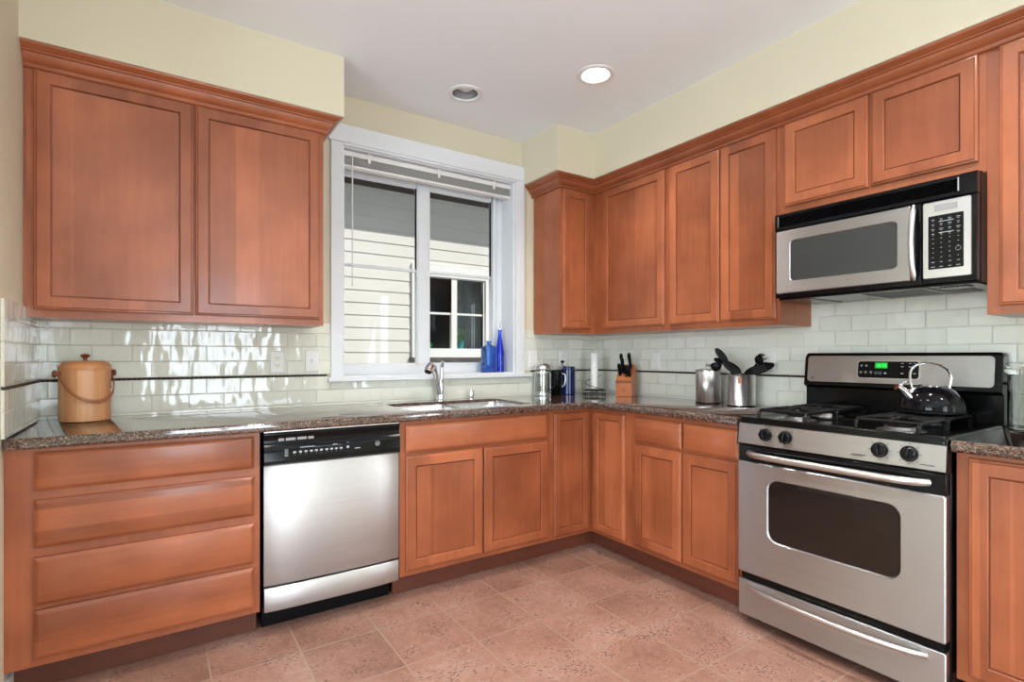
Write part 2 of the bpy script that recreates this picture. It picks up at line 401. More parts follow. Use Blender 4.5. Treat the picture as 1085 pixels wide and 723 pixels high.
wall_with_hole('wall_right', 'y', 0, .12, RY, 0, 0, CZ, [(-5.3, -4.1, .8, 2.2)])
struct(box(LX-.12, LX, -1.0, 0, 0, CZ).build('wall_left', 'cream_paint', smooth=0))
wall_with_hole('wall_dining', 'x', -1.0, -.88, FX, LX-.12, 0, CZ, [])
wall_with_hole('wall_rear', 'x', RY-.12, RY, FX-.12, .12, 0, CZ, [(-2.75, -1.5, .30, 2.3)])
wall_with_hole('wall_far_left', 'y', FX-.12, FX, RY, -.88, 0, CZ, [(-4.4, -2.0, .6, 2.3)])
# soffits above the wall cabinets
struct(box(LX, -2.064, -.385, 0, 2.392, CZ).build('soffit_left', 'cream_paint', smooth=0))
m_ = MB(); m_.loops([[(x, y, z) for x, y in ((-.708, 0), (-.708, -.388), (-.388, -.388), (-.388, -3.3), (0, -3.3), (0, 0))] for z in (2.392, CZ)]); struct(m_.build('soffit_right', 'cream_paint', smooth=0))
struct(box(LX+.0, LX+.013, -1.0, -.54, 0.0005, .085).build('baseboard_left', 'white_wall_base', bevel=.003))
# unseen far windows behind the camera; side and right ones added for light
def far_window(name, axis, pos, a0, a1, z0, z1, nm, rows=1):
    mb = MB(); f = (lambda u0, u1, q0, q1: mb.box(u0, u1, pos-.03, pos+.03, q0, q1)) if axis == 'x' else (lambda u0, u1, q0, q1: mb.box(pos-.03, pos+.03, u0, u1, q0, q1))
    t = .06; f(a0, a1, z0, z0+t); f(a0, a1, z1-t, z1); f(a0, a0+t, z0+t, z1-t); f(a1-t, a1, z0+t, z1-t)
    for k in range(1, nm): x = a0+(a1-a0)*k/nm; f(x-.04, x+.04, z0+t, z1-t)
    return struct(mb.build(name, 'far_window_wood', smooth=0))
far_window('window_2', 'x', RY-.03, -2.75, -1.5, .30, 2.3, 2); far_window('window_4_added', 'y', .06, -5.3, -4.1, .8, 2.2, 2); far_window('window_3_added', 'y', FX-.03, -4.4, -2.0, .6, 2.3, 3)

# the sink window
def window():
    ws = bpy.data.objects.new('window_1', None); C.objects.link(ws); ws.location = (-1.366, .1, WZ0); ws['kind'] = 'structure'
    m = MB(); t = .012                       # jamb lining
    m.box(WX0, WX0+t, .002, .155, WZ0, WZ1); m.box(WX1-t, WX1, .002, .155, WZ0, WZ1); m.box(WX0+t, WX1-t, .002, .155, WZ1-t, WZ1); m.box(WX0+t, WX1-t, .002, .155, WZ0, WZ0+.008)
    m.build('window_jamb', 'white_trim', ws, smooth=0)
    f = MB(); y0, y1 = .156, .196; a, b = WX0, WX1; z0, z1 = WZ0, WZ1; g0, g1, g2, g3 = -1.918, -1.427, -1.353, -.856; gz0, gz1 = 1.135, 2.335
    for x0, x1, q0, q1 in ((a, g0, z0, z1), (g1, g2, gz0, gz1), (g3, b, z0, z1), (g0, g3, z0, gz0), (g0, g3, gz1, z1)): f.box(x0, x1, y0, y1, q0, q1)
    f.box(WX1-.060, WX1-.055, y0-.01, y0, gz0-.02, gz1+.02)
    f.build('window_frame', 'white_trim', ws, bevel=.003)
    s = MB()                                   # inner sash beads around each light and the thin horizontal bar
    for x0, x1 in ((g0, g1), (g2, g3)):
        for q in ((x0, x0+.010, gz0, gz1), (x1-.010, x1, gz0, gz1), (x0+.01, x1-.01, gz0, gz0+.012), (x0+.01, x1-.01, gz1-.05, gz1)): s.box(q[0], q[1], .160, .186, q[2], q[3])
        s.box(x0+.01, x1-.01, .164, .182, 1.738, 1.757)
    s.build('window_sash', 'white_trim', ws, bevel=.002)
    p = MB(); p.box(g0+.005, g1-.005, .190, .1935, gz0+.005, gz1-.005); p.box(g2+.005, g3-.005, .190, .1935, gz0+.005, gz1-.005); p.build('window_pane', 'window_glass', ws, smooth=0)
window()
def trim(n, m, bev=.003): struct(m.build('trim_%d' % n, 'white_trim', bevel=bev))
trim(1, box(-2.031, WX0, -.019, -.001, 1.068, 2.412)); trim(2, box(WX1, -.700, -.019, -.001, 1.068, 2.412))
m_ = box(-2.042, -.690, -.024, -.001, 2.412, 2.515); m_.box(WX0, WX1, -.019, -.001, 2.398, 2.412); trim(3, m_)
trim(4, box(-2.048, -.640, -.040, .155, 1.046, 1.0695), .004)

# backsplash tiles, dark liner
def tile(name, m, mat, label):
    return tag(m.build(name, mat, smooth=0), label, 'backsplash')
ZT = 1.374
T0 = -.009
tile('tile_backsplash', box(LX+.009, -2.031, T0, -.0005, 1.090, ZT), 'subway_upper_back', 'glossy pale tiles above the dark liner, left of the window')
tile('tile_backsplash', box(-.700, -.0095, T0, -.0005, 1.090, ZT), 'subway_upper_back', 'glossy pale tiles above the dark liner, between window and corner')
m_ = box(LX+.009, -2.048, T0, -.0005, .915, 1.078); m_.box(-2.048, -.640, T0, -.0005, .915, 1.0455); m_.box(-.640, -.0095, T0, -.0005, .915, 1.078)
tile('tile_backsplash', m_, 'subway_lower_back', 'glossy pale tiles between granite counter and dark liner on the window wall')
tile('tile_backsplash', box(T0, -.0005, -3.2, -.0005, 1.090, 1.62), 'subway_upper_side', 'glossy pale tiles above the dark liner on the range wall')
tile('tile_backsplash', box(T0, -.0005, -3.2, -.0005, .915, 1.078), 'subway_lower_side', 'glossy pale tiles between granite counter and dark liner on the range wall')
tile('tile_backsplash', box(LX+.0005, LX+.009, -.66, -.0005, 1.090, 1.385), 'subway_upper_side', 'glossy pale tiles above the dark liner on the short left wall')
tile('tile_backsplash', box(LX+.0005, LX+.009, -.66, -.0005, .915, 1.078), 'subway_lower_side', 'glossy pale tiles below the dark liner on the short left wall')
def rope(name, p0, p1, label):
    p0, p1 = Vector(p0), Vector(p1); L = (p1-p0).length; d = (p1-p0).normalized(); n = int(L/.004); sd = d.cross(Vector((0, 0, 1)))
    m = MB(); pts = [p0+d*(L*i/n) for i in range(n+1)]
    m.tube([tuple(p) for p in pts], [.0060+.0014*math.sin(i*1.3) for i in range(n+1)], 8); return tag(m.build(name, 'dark_liner'), label, 'tile liner')
rope('rope_liner', (LX+.010, -.007, 1.084), (-2.050, -.007, 1.084), 'dark rope liner strip in the tiles left of the window')
rope('rope_liner', (-.638, -.007, 1.084), (-.012, -.007, 1.084), 'dark rope liner strip in the tiles between window and corner')
rope('rope_liner', (-.007, -.012, 1.084), (-.007, -1.640, 1.084), 'dark rope liner strip on the range wall, behind knife block')
rope('rope_liner', (-.007, -2.415, 1.084), (-.007, -3.15, 1.084), 'dark rope liner strip right of the range behind the glass jar')
rope('rope_liner', (LX+.007, -.655, 1.084), (LX+.007, -.012, 1.084), 'dark rope liner strip on the short left wall')

# ------------------------------------------------------------------ wall cabinets
UB, UT = 1.345, 2.312; D0, D1 = 1.375, 2.312
CROWN = [(0, 2.313), (.014, 2.313), (.017, 2.317), (.017, 2.324), (.013, 2.326), (.013, 2.330), (.020, 2.334), (.030, 2.343), (.037, 2.354), (.040, 2.362), (.052, 2.362), (.054, 2.366), (.049, 2.369), (.056, 2.374), (.066, 2.380), (.071, 2.384), (.074, 2.391), (0, 2.391)]
def wall_cab_body(par, run, u0, u1, z0, z1=2.390, d=-.305, back=-.0105):
    m = MB(); q = sorted((d, back)); ubox(m, run, u0, u1, q[0], q[1], z0, z1)
    m.build('body', 'cabinet_wood_frame', par, smooth=0)
c = thing('wall_cabinet', 'two-door cherry wall cabinet with crown left of the window', 'cabinet', (-2.7, -.15, UB))
wall_cab_body(c, 'B', LX+.0095, -2.145, UB); box(LX+.0008, LX+.0096, -.305, -.0105, 1.3875, 2.390).build('scribe_strip', 'cabinet_wood_frame', c, smooth=0)
door(c, 'B', -3.244, -2.709, D0, D1, -.3055); door(c, 'B', -2.702, -2.163, D0, D1, -.3055)
sweep([(-2.145, -.003), (-2.145, -.3255), (LX+.002, -.3255)][::-1], [(-o if 0 else o, z) for o, z in CROWN][::1] if 0 else CROWN, 'crown_molding', 'cabinet_wood_along_x', c) if 0 else None
# crown runs: path walks so that 'left' is out into the room
sweep([(-2.145, -.003), (-2.145, -.306), (LX+.002, -.306)], [(o, z) for o, z in CROWN], 'crown_molding', 'cabinet_wood_along_x', c)
m_ = None
tag(sweep([(-.306, -3.2), (-.306, -.306), (-.614, -.306), (-.614, -.003)], CROWN, 'crown_molding', 'cabinet_wood_along_y'),
    'long cherry crown molding topping the cabinets from the corner past the microwave', 'molding')
c = thing('corner_wall_cabinet', 'narrow one-door cherry wall cabinet between window and corner', 'cabinet', (-.45, -.15, UB))
wall_cab_body(c, 'B', -.613, -.3065, UB); door(c, 'B', -.597, -.352, D0, D1, -.3055)
c = thing('wall_cabinet', 'wide single-door cherry wall cabinet on the range wall beside the corner', 'cabinet', (-.15, -.62, UB))
wall_cab_body(c, 'R', -.948, -.0105, UB); door(c, 'R', -.930, -.403, D0, D1, -.3055)
c = thing('wall_cabinet', 'two-door cherry wall cabinet between corner cabinet and microwave', 'cabinet', (-.15, -1.29, UB))
wall_cab_body(c, 'R', -1.634, -.9485, UB); door(c, 'R', -1.303, -.966, D0, D1, -.3055); door(c, 'R', -1.617, -1.310, D0, D1, -.3055)
c = thing('wall_cabinet', 'short two-door cherry wall cabinet above the microwave', 'cabinet', (-.15, -2.02, 1.868))
wall_cab_body(c, 'R', -2.4145, -1.6345, 1.872); door(c, 'R', -2.026, -1.662, 1.915, D1, -.3055); door(c, 'R', -2.392, -2.037, 1.915, D1, -.3055)
c = thing('wall_cabinet', 'cherry wall cabinet right of the microwave, cut by the picture edge', 'cabinet', (-.15, -2.8, UB))
wall_cab_body(c, 'R', -3.2, -2.415, UB); door(c, 'R', -2.80, -2.452, D0, D1, -.3055); door(c, 'R', -3.16, -2.81, D0, D1, -.3055)

# ------------------------------------------------------------------ base cabinets
BF = -.62; BT = .8745; BZ = .115
def hollow(par, run, u0, u1, back=-.0105, holes=()):
    """open-topped carcass: sides, floor, back strip and a solid face frame"""
    m = MB(); t = .016
    ubox(m, run, u0, u1, BF, BF+.019, BZ, BT)
    ubox(m, run, u0, u0+t, BF+.019, back, BZ, BT); ubox(m, run, u1-t, u1, BF+.019, back, BZ, BT)
    ubox(m, run, u0+t, u1-t, BF+.019, back, BZ, BZ+t); ubox(m, run, u0+t, u1-t, back-.01, back, BZ+t, BT)
    m.build('body', 'cabinet_wood_frame', par, smooth=0)
def toe(par, run, u0, u1, d=-.53):
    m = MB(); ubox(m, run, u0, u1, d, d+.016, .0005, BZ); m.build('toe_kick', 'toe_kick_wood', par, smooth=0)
c = thing('base_cabinet', 'cherry base cabinet of four wide drawers left of the dishwasher', 'cabinet', (-2.87, -.3, 0))
hollow(c, 'B', LX+.0008, -2.485); toe(c, 'B', LX+.0008, -2.486)
for a, b in ((.725, .857), (.528, .693), (.329, .494), (.143, .312)): drawer_front(c, 'B', -3.197, -2.508, a, b, BF-.0005)
c = thing('sink_cabinet', 'cherry sink base cabinet with long false drawer and two doors', 'cabinet', (-1.40, -.3, 0))
hollow(c, 'B', -1.866, -.942); toe(c, 'B', -1.866, -.942)
drawer_front(c, 'B', -1.837, -.972, .716, .855, BF-.0005, 'false_drawer'); door(c, 'B', -1.837, -1.404, .141, .702, BF-.0005); door(c, 'B', -1.394, -.967, .141, .702, BF-.0005)
c = thing('corner_base_cabinet', 'cherry corner base cabinet with two narrow doors meeting at right angles', 'cabinet', (-.45, -.45, 0))
m = MB(); t = .016
m.box(-.9415, BF, BF, BF+.019, BZ, BT); m.box(BF, BF+.019, -.962, BF+.019, BZ, BT); m.box(-.9415, -.9255, BF+.019, -.0105, BZ, BT); m.box(BF+.019, -.0105, -.962, -.946, BZ, BT); m.box(-.9255, -.0105, -.0265, -.0105, BZ, BT); m.box(-.0265, -.0105, -.946, -.0265, BZ, BT)
m.build('body', 'cabinet_wood_frame', c, smooth=0)
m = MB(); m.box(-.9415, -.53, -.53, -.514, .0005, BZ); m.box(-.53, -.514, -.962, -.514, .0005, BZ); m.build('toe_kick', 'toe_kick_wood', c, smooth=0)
door(c, 'B', -.921, -.655, .134, .858, BF-.0005, rail=.048); door(c, 'R', -.914, -.655, .134, .858, BF-.0005, rail=.048)
c = thing('base_cabinet', 'cherry base cabinet with two small drawers over two doors beside the range', 'cabinet', (-.3, -1.3, 0))
hollow(c, 'R', -1.640, -.9625); toe(c, 'R', -1.640, -.9625)
drawer_front(c, 'R', -1.306, -.985, .716, .852, BF-.0005); drawer_front(c, 'R', -1.626, -1.316, .716, .852, BF-.0005)
door(c, 'R', -1.306, -.985, .141, .702, BF-.0005); door(c, 'R', -1.624, -1.312, .141, .702, BF-.0005)
c = thing('base_cabinet', 'cherry base cabinet right of the range under the short counter', 'cabinet', (-.3, -2.8, 0))
hollow(c, 'R', -3.2, -2.418); toe(c, 'R', -3.2, -2.418)
door(c, 'R', -2.83, -2.452, .141, .858, BF-.0005); door(c, 'R', -3.18, -2.84, .141, .858, BF-.0005)

# ------------------------------------------------------------------ granite worktops
def bull(m, poly_rings): pass
CT0, CT1 = .8755, .914
EDGE = [(0, CT0+.002), (.003, CT0), (.012, CT0), (.018, CT0+.006), (.020, CT0+.018), (.018, CT1-.008), (.012, CT1-.001), (.007, CT1)]
HX0, HX1, HY0, HY1 = -1.765, -1.012, -.570, -.115
def worktop():
    bm = bmesh.new(); e = -.648
    sill = [(LX+.0095, e), (e, e), (e, -1.640), (T0-.0005, -1.640), (T0-.0005, T0-.0005), (LX+.0095, T0-.0005)]
    hole = rrect(HX0, HX1, HY0, HY1, .05, 5)
    def loop(pts, z): vs = [bm.verts.new((x, y, z)) for x, y in pts]; return vs, [bm.edges.new((vs[i], vs[(i+1) % len(vs)])) for i in range(len(vs))]
    v1, e1 = loop(sill, CT1); v2, e2 = loop(hole, CT1)
    bmesh.ops.triangle_fill(bm, edges=e1+e2, use_beauty=True)
    v3, e3 = loop(sill, CT0); v4, e4 = loop(hole, CT0); bmesh.ops.triangle_fill(bm, edges=e3+e4, use_beauty=True)
    for a, b in ((v1, v3), (v2, v4)):
        for i in range(len(a)): bm.faces.new((a[i], a[(i+1) % len(a)], b[(i+1) % len(a)], b[i]))
    # rounded nosing along the open front
    path = [(e, -1.640), (e, e), (LX+.0095, e)]
    cols = [offset_path(path, o) for o, z in [(-.0, CT0)]+EDGE[1:]+[(-.0, CT1)]]; prof = [(0, CT0)]+EDGE[1:]+[(0, CT1)]
    R = [[bm.verts.new((cols[k][i][0], cols[k][i][1], prof[k][1])) for k in range(len(prof))] for i in range(3)]
    for a, b in zip(R, R[1:]):
        for k in range(len(prof)-1): bm.faces.new((a[k], a[k+1], b[k+1], b[k]))
    bm.faces.new(R[0]); bm.faces.new(R[-1][::-1])
    mb = MB(); mb.bm.free(); mb.bm = bm
    # drop the buried front faces
    return mb.build('granite_worktop', 'granite', smooth=25)
tag(worktop(), 'long speckled brown granite worktop wrapping the corner with the sink cut in', 'countertop')
m_ = box(-.648, T0-.0005, -3.2, -2.416, CT0, CT1)
path = [(-.648, -3.2), (-.648, -2.416)]
prof = [(0, CT0)]+EDGE[1:]+[(0, CT1)]
m_.loops([[(x-o, y, z) for o, z in prof] for x, y in path])
tag(m_.build('granite_worktop', 'granite', smooth=25), 'short speckled brown granite worktop right of the range', 'countertop')

# ------------------------------------------------------------------ sink and taps
c = thing('kitchen_sink', 'stainless undermount double-bowl sink below the window', 'sink', (-1.385, -.31, .70))
def bowl(x0, x1, y0, y1, depth):
    m = MB(); zt = CT1-.018; t = .0012
    inn = [rrect(x0+o, x1-o, y0+o, y1-o, .045, 5) for o in (0, .004, .012, .05)]
    z = [zt, zt-.02, zt-depth+.02, zt-depth]
    rings = [[(px, py, zz) for px, py in r] for r, zz in zip(inn, z)]
    out = [[(px, py, zz) for px, py in r] for r, zz in zip([rrect(x0-.003, x1+.003, y0-.003, y1+.003, .046, 5), rrect(x0-.0005, x1+.0005, y0-.0005, y1+.0005, .045, 5), rrect(x0+.008, x1-.008, y0+.008, y1-.008, .045, 5), rrect(x0+.05, x1-.05, y0+.05, y1-.05, .045, 5)], [zt, zt-.02, zt-depth+.015, zt-depth-.003])]
    m.loops(rings, False, True); m.loops([rings[0], out[0]], False, False); m.loops(out, False, True)
    o = m.build('bowl', 'sink_steel', c)
    cx, cy = (x0+x1)/2, (y0+y1)/2+.04
    d = MB(); d.lathe([(.0, zt-depth+.0008), (.026, zt-depth+.0008), (.03, zt-depth+.004), (.042, zt-depth+.004), (.045, zt-depth+.0008)], (cx, cy, 0), 24); d.build('drain', 'chrome', o)
bowl(HX0+.0035, -1.388, HY0+.0035, HY1-.0035, .19); bowl(-1.3815, HX1-.0035, HY0+.0035, HY1-.0035, .17)
c = thing('faucet', 'chrome pull-out kitchen faucet with side lever behind the sink', 'faucet', (-1.372, -.062, CT1))
fx, fy = -1.372, -.062
m = MB(); m.lathe([(.030, CT1+.0003), (.030, CT1+.006), (.024, CT1+.012), (.022, CT1+.03), (.0205, CT1+.10), (.019, CT1+.125), (.012, CT1+.135)], (fx, fy, 0), 24); m.build('base', 'chrome', c)
m = MB(); m.tube([(fx-.010, fy-.008, .955), (fx-.028, fy-.020, 1.01), (fx-.046, fy-.030, 1.06)], [.017, .016, .0155], 16); sp = m.build('spout', 'chrome', c)
m = MB(); m.tube([(fx-.0465, fy-.0305, 1.061), (fx-.060, fy-.040, 1.095), (fx-.078, fy-.052, 1.122), (fx-.100, fy-.066, 1.126), (fx-.118, fy-.080, 1.110), (fx-.124, fy-.085, 1.098)], [.0155, .019, .024, .028, .027, .024], 16); m.build('spray_head', 'chrome', sp)
m = MB(); m.lathe([(.016, 0), (.022, 0), (.022, .001), (.016, .001)], (0, 0, 0), 20); m.rot(Matrix.Translation((fx-.1245, fy-.0855, 1.096)) @ Vector((-.45, -.35, -.8)).to_track_quat('Z', 'Y').to_matrix().to_4x4()); m.build('spray_face', 'black_plastic', sp)
m = MB(); m.tube([(fx+.008, fy+.006, 1.035), (fx+.010, fy+.008, 1.09), (fx+.012, fy+.010, 1.120)], [.013, .012, .012], 14); m.tube([(fx+.012, fy+.010, 1.118), (fx+.014, fy+.008, 1.135), (fx+.012, fy-.004, 1.150), (fx+.006, fy-.018, 1.157)], [.0125, .013, .011, .008], 14); m.build('lever', 'chrome', c)
c = thing('air_gap_cap', 'small round chrome cap standing right of the faucet', 'air gap', (-1.152, -.062, CT1))
m = MB(); m.lathe([(.019, CT1+.0003), (.019, CT1+.012), (.0175, CT1+.013), (.0175, CT1+.054), (.015, CT1+.060), (0, CT1+.061)], (-1.152, -.062, 0), 24); m.build('cap', 'chrome', c)
m = MB(); m.box(-1.160, -1.144, -.0815, -.079, CT1+.022, CT1+.028); m.build('vent_slot', 'black_plastic', c)

# ------------------------------------------------------------------ emblem: small round badge with a looped monogram
def badge(par, run, u, z, d, r, mat='print_grey'):
    m = MB(); f = lambda a, b: P(run, a, d, b)
    m.tube([f(u+r*math.cos(2*PI*i/24), z+r*math.sin(2*PI*i/24)) for i in range(24)], r*.10, 6, True)
    s = -1 if run == 'R' else 1
    for ox, w in ((-.36, 1), (.30, -1)):      # two script letters: a G-like and an E-like curl
        pts = []
        for i in range(15):
            a = math.radians(40+300*i/14); pts.append(f(u+s*(ox*r+.30*r*math.cos(a)), z+.42*r*math.sin(a)))
        m.tube(pts, r*.07, 5)
    m.tube([f(u+s*(-.34*r), z-.02*r), f(u+s*(-.06*r), z-.02*r), f(u+s*(-.06*r), z-.5*r)], r*.07, 5); m.tube([f(u+s*.05*r, z), f(u+s*.42*r, z+.04*r)], r*.07, 5)
    for k in range(4):
        a = PI/4+k*PI/2; m.tube([f(u+.70*r*math.cos(a), z+.70*r*math.sin(a)), f(u+.86*r*math.cos(a+.35), z+.86*r*math.sin(a+.35))], r*.05, 5)
    return m.build('emblem', mat, par)

# ------------------------------------------------------------------ dishwasher
c = thing('dishwasher', 'stainless dishwasher with black control panel and black toe plate', 'dishwasher', (-2.17, -.3, 0))
dx0, dx1 = -2.473, -1.872
m = MB(); m.box(dx0+.004, dx1-.004, -.595, -.03, .112, .868); m.build('tub', 'black_plastic', c, smooth=0)
def pillow(u0, u1, z0, z1, d, depth, back, n=28, p=4):
    m = MB(); rings = []
    for i in range(n+1):
        t = -1+2*i/n; u = u0+(u1-u0)*(t+1)/2; q = d-depth*(1-abs(t)**p)
        rings.append([(u, back, z0), (u, q+.004, z0), (u, q, z0+.005), (u, q, z1-.005), (u, q+.004, z1), (u, back, z1)])
    m.loops(rings); return m
pillow(dx0+.002, dx1-.002, .218, .728, -.632, .012, -.597).build('door', 'brushed_steel_back_run', c, smooth=50)
pillow(dx0+.004, dx1-.003, .108, .209, -.632, .010, -.597).build('lower_panel', 'brushed_steel_back_run', c, smooth=50)
# control panel with a scooped handle recess
m = MB(); rings = []
for i in range(33):
    t = i/32; u = dx0+.001+(dx1-dx0-.002)*t; s = math.exp(-((t-.52)/.20)**4)*.012
    rings.append([(u, -.597, .7285), (u, -.640, .7285), (u, -.648, .735), (u, -.648, .805-s), (u, -.643, .812-s), (u, -.6375, .822-s*.4), (u, -.6365, .845), (u, -.642, .852), (u, -.644, .862), (u, -.640, .868), (u, -.597, .868)])
m.loops(rings); cp = m.build('control_panel', 'black_gloss', c, smooth=50)
m = box(dx0+.002, dx1-.003, -.640, -.6, .8685, .8725); m.build('top_strip', 'satin_steel', c)
m = MB()
for a, b in ((-2.415, -2.392), (-2.386, -2.345), (-2.339, -2.300), (-2.294, -2.270)): m.box(a, b, -.6390, -.6365, .829, .841)
m.build('vent', 'lcd_grey', cp, bevel=.001)
m = MB(); f_ = -.6486
for i, x in enumerate([-2.352, -2.328, -2.305, -2.283, -2.262, -2.240, -2.217, -2.196, -2.175, -2.154]):
    m.box(x-.006, x+.006, f_, -.6475, .774, .782); m.box(x-.001, x+.001, f_, -.6475, .7665, .7685)
m.box(-2.129, -2.118, f_, -.6475, .775, .785); m.box(-2.128, -2.119, f_, -.6475, .799, .801); m.box(-2.092, -2.066, f_, -.6475, .769, .7725)
m.box(-2.330, -2.268, f_, -.6475, .7955, .7985); m.box(-2.190, -2.170, f_, -.6475, .796, .799); m.box(-2.268, -2.150, f_, -.6475, .7935, .7941)
for k in range(6): m.box(-2.392, -2.378, f_, -.6475, .791-k*.0055, .7930-k*.0055)
m.build('button_print', 'print_grey', cp, smooth=0)
badge(cp, 'B', -1.985, .783, -.6488, .010)
m = box(dx0+.012, dx1-.012, -.520, -.505, .0005, .105); m.build('toe_plate', 'black_plastic', c)
m = MB()
for k in range(5): m.box(-2.19+k*.012, -2.184+k*.012, -.645, -.643, .222, .2235)
m.build('latch_print', 'print_grey', c, smooth=0)

# ------------------------------------------------------------------ range
RY0, RY1 = -1.648, -2.410; RM = (RY0+RY1)/2
c = thing('gas_range', 'freestanding stainless gas range with black cooktop and backguard', 'stove', (-.35, RM, 0))
box(-.640, -.030, RY1, RY0, .035, .895).build('body', 'black_enamel', c, bevel=.003)
for y in (RY0-.05, RY1+.05):
    for x in (-.58, -.10): m = MB(); m.lathe([(.018, .0003), (.018, .01), (.012, .012), (.012, .036)], (x, y, 0), 14); m.build('foot', 'black_plastic', c)
# cooktop: black pan with raised rim and a rolled front
m = MB(); rings = []
top = rrect(-.655, -.095, RY1, RY0, .012, 4)
def ins(o, z): return [(x, y, z) for x, y in rrect(-.668+o, -.092-o*.3, RY1+o, RY0-o, max(.006, .014-o*.2), 4)]
m.loops([ins(0, .8955), ins(0, .915), ins(.004, .921), ins(.012, .923), ins(.022, .922), ins(.030, .914), ins(.05, .911)])
m.build('cooktop', 'black_enamel', c, smooth=40)
# control panel (slanted)
m = MB(); pr = [(-.600, .805), (-.676, .805), (-.679, .808), (-.668, .8925), (-.664, .895), (-.600, .895)]; m.prism(pr, 'y', 0, 1) if 0 else None
def xz(m, pr, y0, y1): return m.loops([[(x, y0, z) for x, z in pr], [(x, y1, z) for x, z in pr]])
xz(m, pr, RY1+.003, RY0-.003); cp = m.build('control_panel', 'brushed_steel', c, smooth=20)
for y in (RY0, RY1+.003): m = MB(); xz(m, [(-.60, .80), (-.682, .80), (-.672, .8965), (-.60, .8965)], y-.003, y); m.build('panel_end_cap', 'black_plastic', c)
nrm = Vector((-.0845, 0, .0108)).normalized()
for i, y in enumerate((-1.779, -1.866, -2.211, -2.302)):
    px = -.6735; pz = .853
    q = Vector((-1, 0, .13)).normalized().to_track_quat('Z', 'Y').to_matrix().to_4x4()
    T_ = Matrix.Translation((px-.0008, y, pz)) @ q
    m = MB(); m.lathe([(.0275, .0005), (.0275, .004), (.0245, .006), (.0225, .018), (.019, .021), (0, .0215)], (0, 0, 0), 28); m.rot(T_); k = m.build('knob', 'black_gloss', cp, smooth=30)
    m = MB(); m.box(-.0225, .0225, -.006, .006, .0205, .033); m.rot(T_ @ Matrix.Rotation(math.radians(90+(8, -6, 10, -4)[i]), 4, 'Z')); m.build('grip', 'black_gloss', k, bevel=.003)
m = MB()
for y in (-1.779, -1.866, -2.211, -2.302):
    for a in range(0, 330, 45):
        t = math.radians(a-90); z = .853+.034*math.sin(t); m.box(-.6745-(.853-z)*.13-.0006, -.6735-(.853-z)*.13, y+.034*math.cos(t)-.003, y+.034*math.cos(t)+.003, z-.0008, z+.0008)
for a, b, z in ((-2.155, -2.115, .822), (-2.375, -2.335, .822), (-1.80, -1.77, .890), (-2.165, -2.12, .826)):
    m.box(-.6745-(.853-z)*.13-.0016, -.6735-(.853-z)*.13, a, b, z, z+.002)
m.build('dial_print', 'print_dark', cp, smooth=0)
# oven door
box(-.672, -.6415, RY1+.004, RY0-.004, .728, .799).build('door_top', 'black_gloss', c, bevel=.004)
m = MB()
o0 = [(-.640, y, z) for y, z in rrect(RY1+.004, RY0-.004, .236, .727, .006, 6)]; o1 = [(-.676, y, z) for y, z in rrect(RY1+.004, RY0-.004, .236, .727, .006, 6)]
o2 = [(-.680, y, z) for y, z in rrect(RY1+.008, RY0-.008, .240, .723, .006, 6)]
i2 = [(-.680, y, z) for y, z in rrect(-2.279, -1.787, .399, .668, .045, 6)]; i1 = [(-.674, y, z) for y, z in rrect(-2.275, -1.791, .403, .664, .042, 6)]; i0 = [(-.640, y, z) for y, z in rrect(-2.275, -1.791, .403, .664, .042, 6)]
m.loops([i0, i1, i2, o2, o1, o0, i0], False, False); od = m.build('oven_door', 'brushed_steel', c, smooth=30)
m = MB(); m.loops([[(x, y, z) for y, z in rrect(-2.274, -1.792, .404, .663, .041, 6)] for x in (-.6405, -.6725)]); m.build('oven_window', 'oven_glass', od)
m = MB(); y0, y1 = -1.700, -2.358
def bar(y0, y1, z, xo, bow, r, n=24):
    pts = [(-.672, y0, z)]; 
    for i in range(n+1):
        t = i/n; y = y0+(y1-y0)*t; e = min(t, 1-t); k = 1-math.exp(-e*22); pts.append((xo+(-.672-xo)*(1-k)-bow*4*t*(1-t)*1, y, z))
    pts.append((-.672, y1, z)); return pts
m.tube(bar(y0, y1, .764, -.712, .010, .014), .0135, 14); m.build('door_handle', 'satin_steel', c)
# storage drawer
m = MB(); m.loops([[(x, y, z) for y, z in rrect(RY1+.004+o, RY0-.004-o, .045+o, .203-o, .005, 4)] for x, o in ((-.6415, 0), (-.672, 0), (-.676, .004))]); m.build('storage_drawer', 'brushed_steel', c, smooth=30)
box(-.660, -.6405, RY1+.01, RY0-.01, .2045, .2345).build('drawer_gap', 'black_enamel', c)
m = MB(); m.tube([(-.676, -1.70, .176)]+[(-.676-.048*math.sin(PI*i/20)**.6, -1.70-(.655)*i/20, .176+.0*i) for i in range(1, 20)]+[(-.676, -2.355, .176)], .0112, 12); m.build('drawer_handle', 'satin_steel', c)
# backguard
m = MB(); pr = [(-.030, .897), (-.085, .897), (-.085, 1.035), (-.112, 1.050), (-.108, 1.062), (-.094, 1.196), (-.084, 1.207), (-.030, 1.207)]
def bg(y): return [(x, y, z) for x, z in pr]
rings = []
for o, sh in ((0, .012), (.004, .004), (.012, 0)): rings.append([(x, RY0-o+.0, z-(sh if z > 1.15 else 0)) for x, z in pr])
for o, sh in ((.012, 0), (.004, .004), (0, .012)): rings.append([(x, RY1+o, z-(sh if z > 1.15 else 0)) for x, z in pr])
m.loops(rings); g = m.build('backguard', 'black_enamel', c, smooth=30)
def slant(z, off=0): return -.108+(z-1.062)/(1.196-1.062)*.014-off
def plate(y0, y1, z0, z1, r, off, th, name, mat, par, bev=0):
    m = MB(); pts = rrect(y1, y0, z0, z1, r, 6)
    m.loops([[(slant(z, off-th), y, z) for y, z in pts], [(slant(z, off), y, z) for y, z in pts]]); return m.build(name, mat, par, bevel=bev)
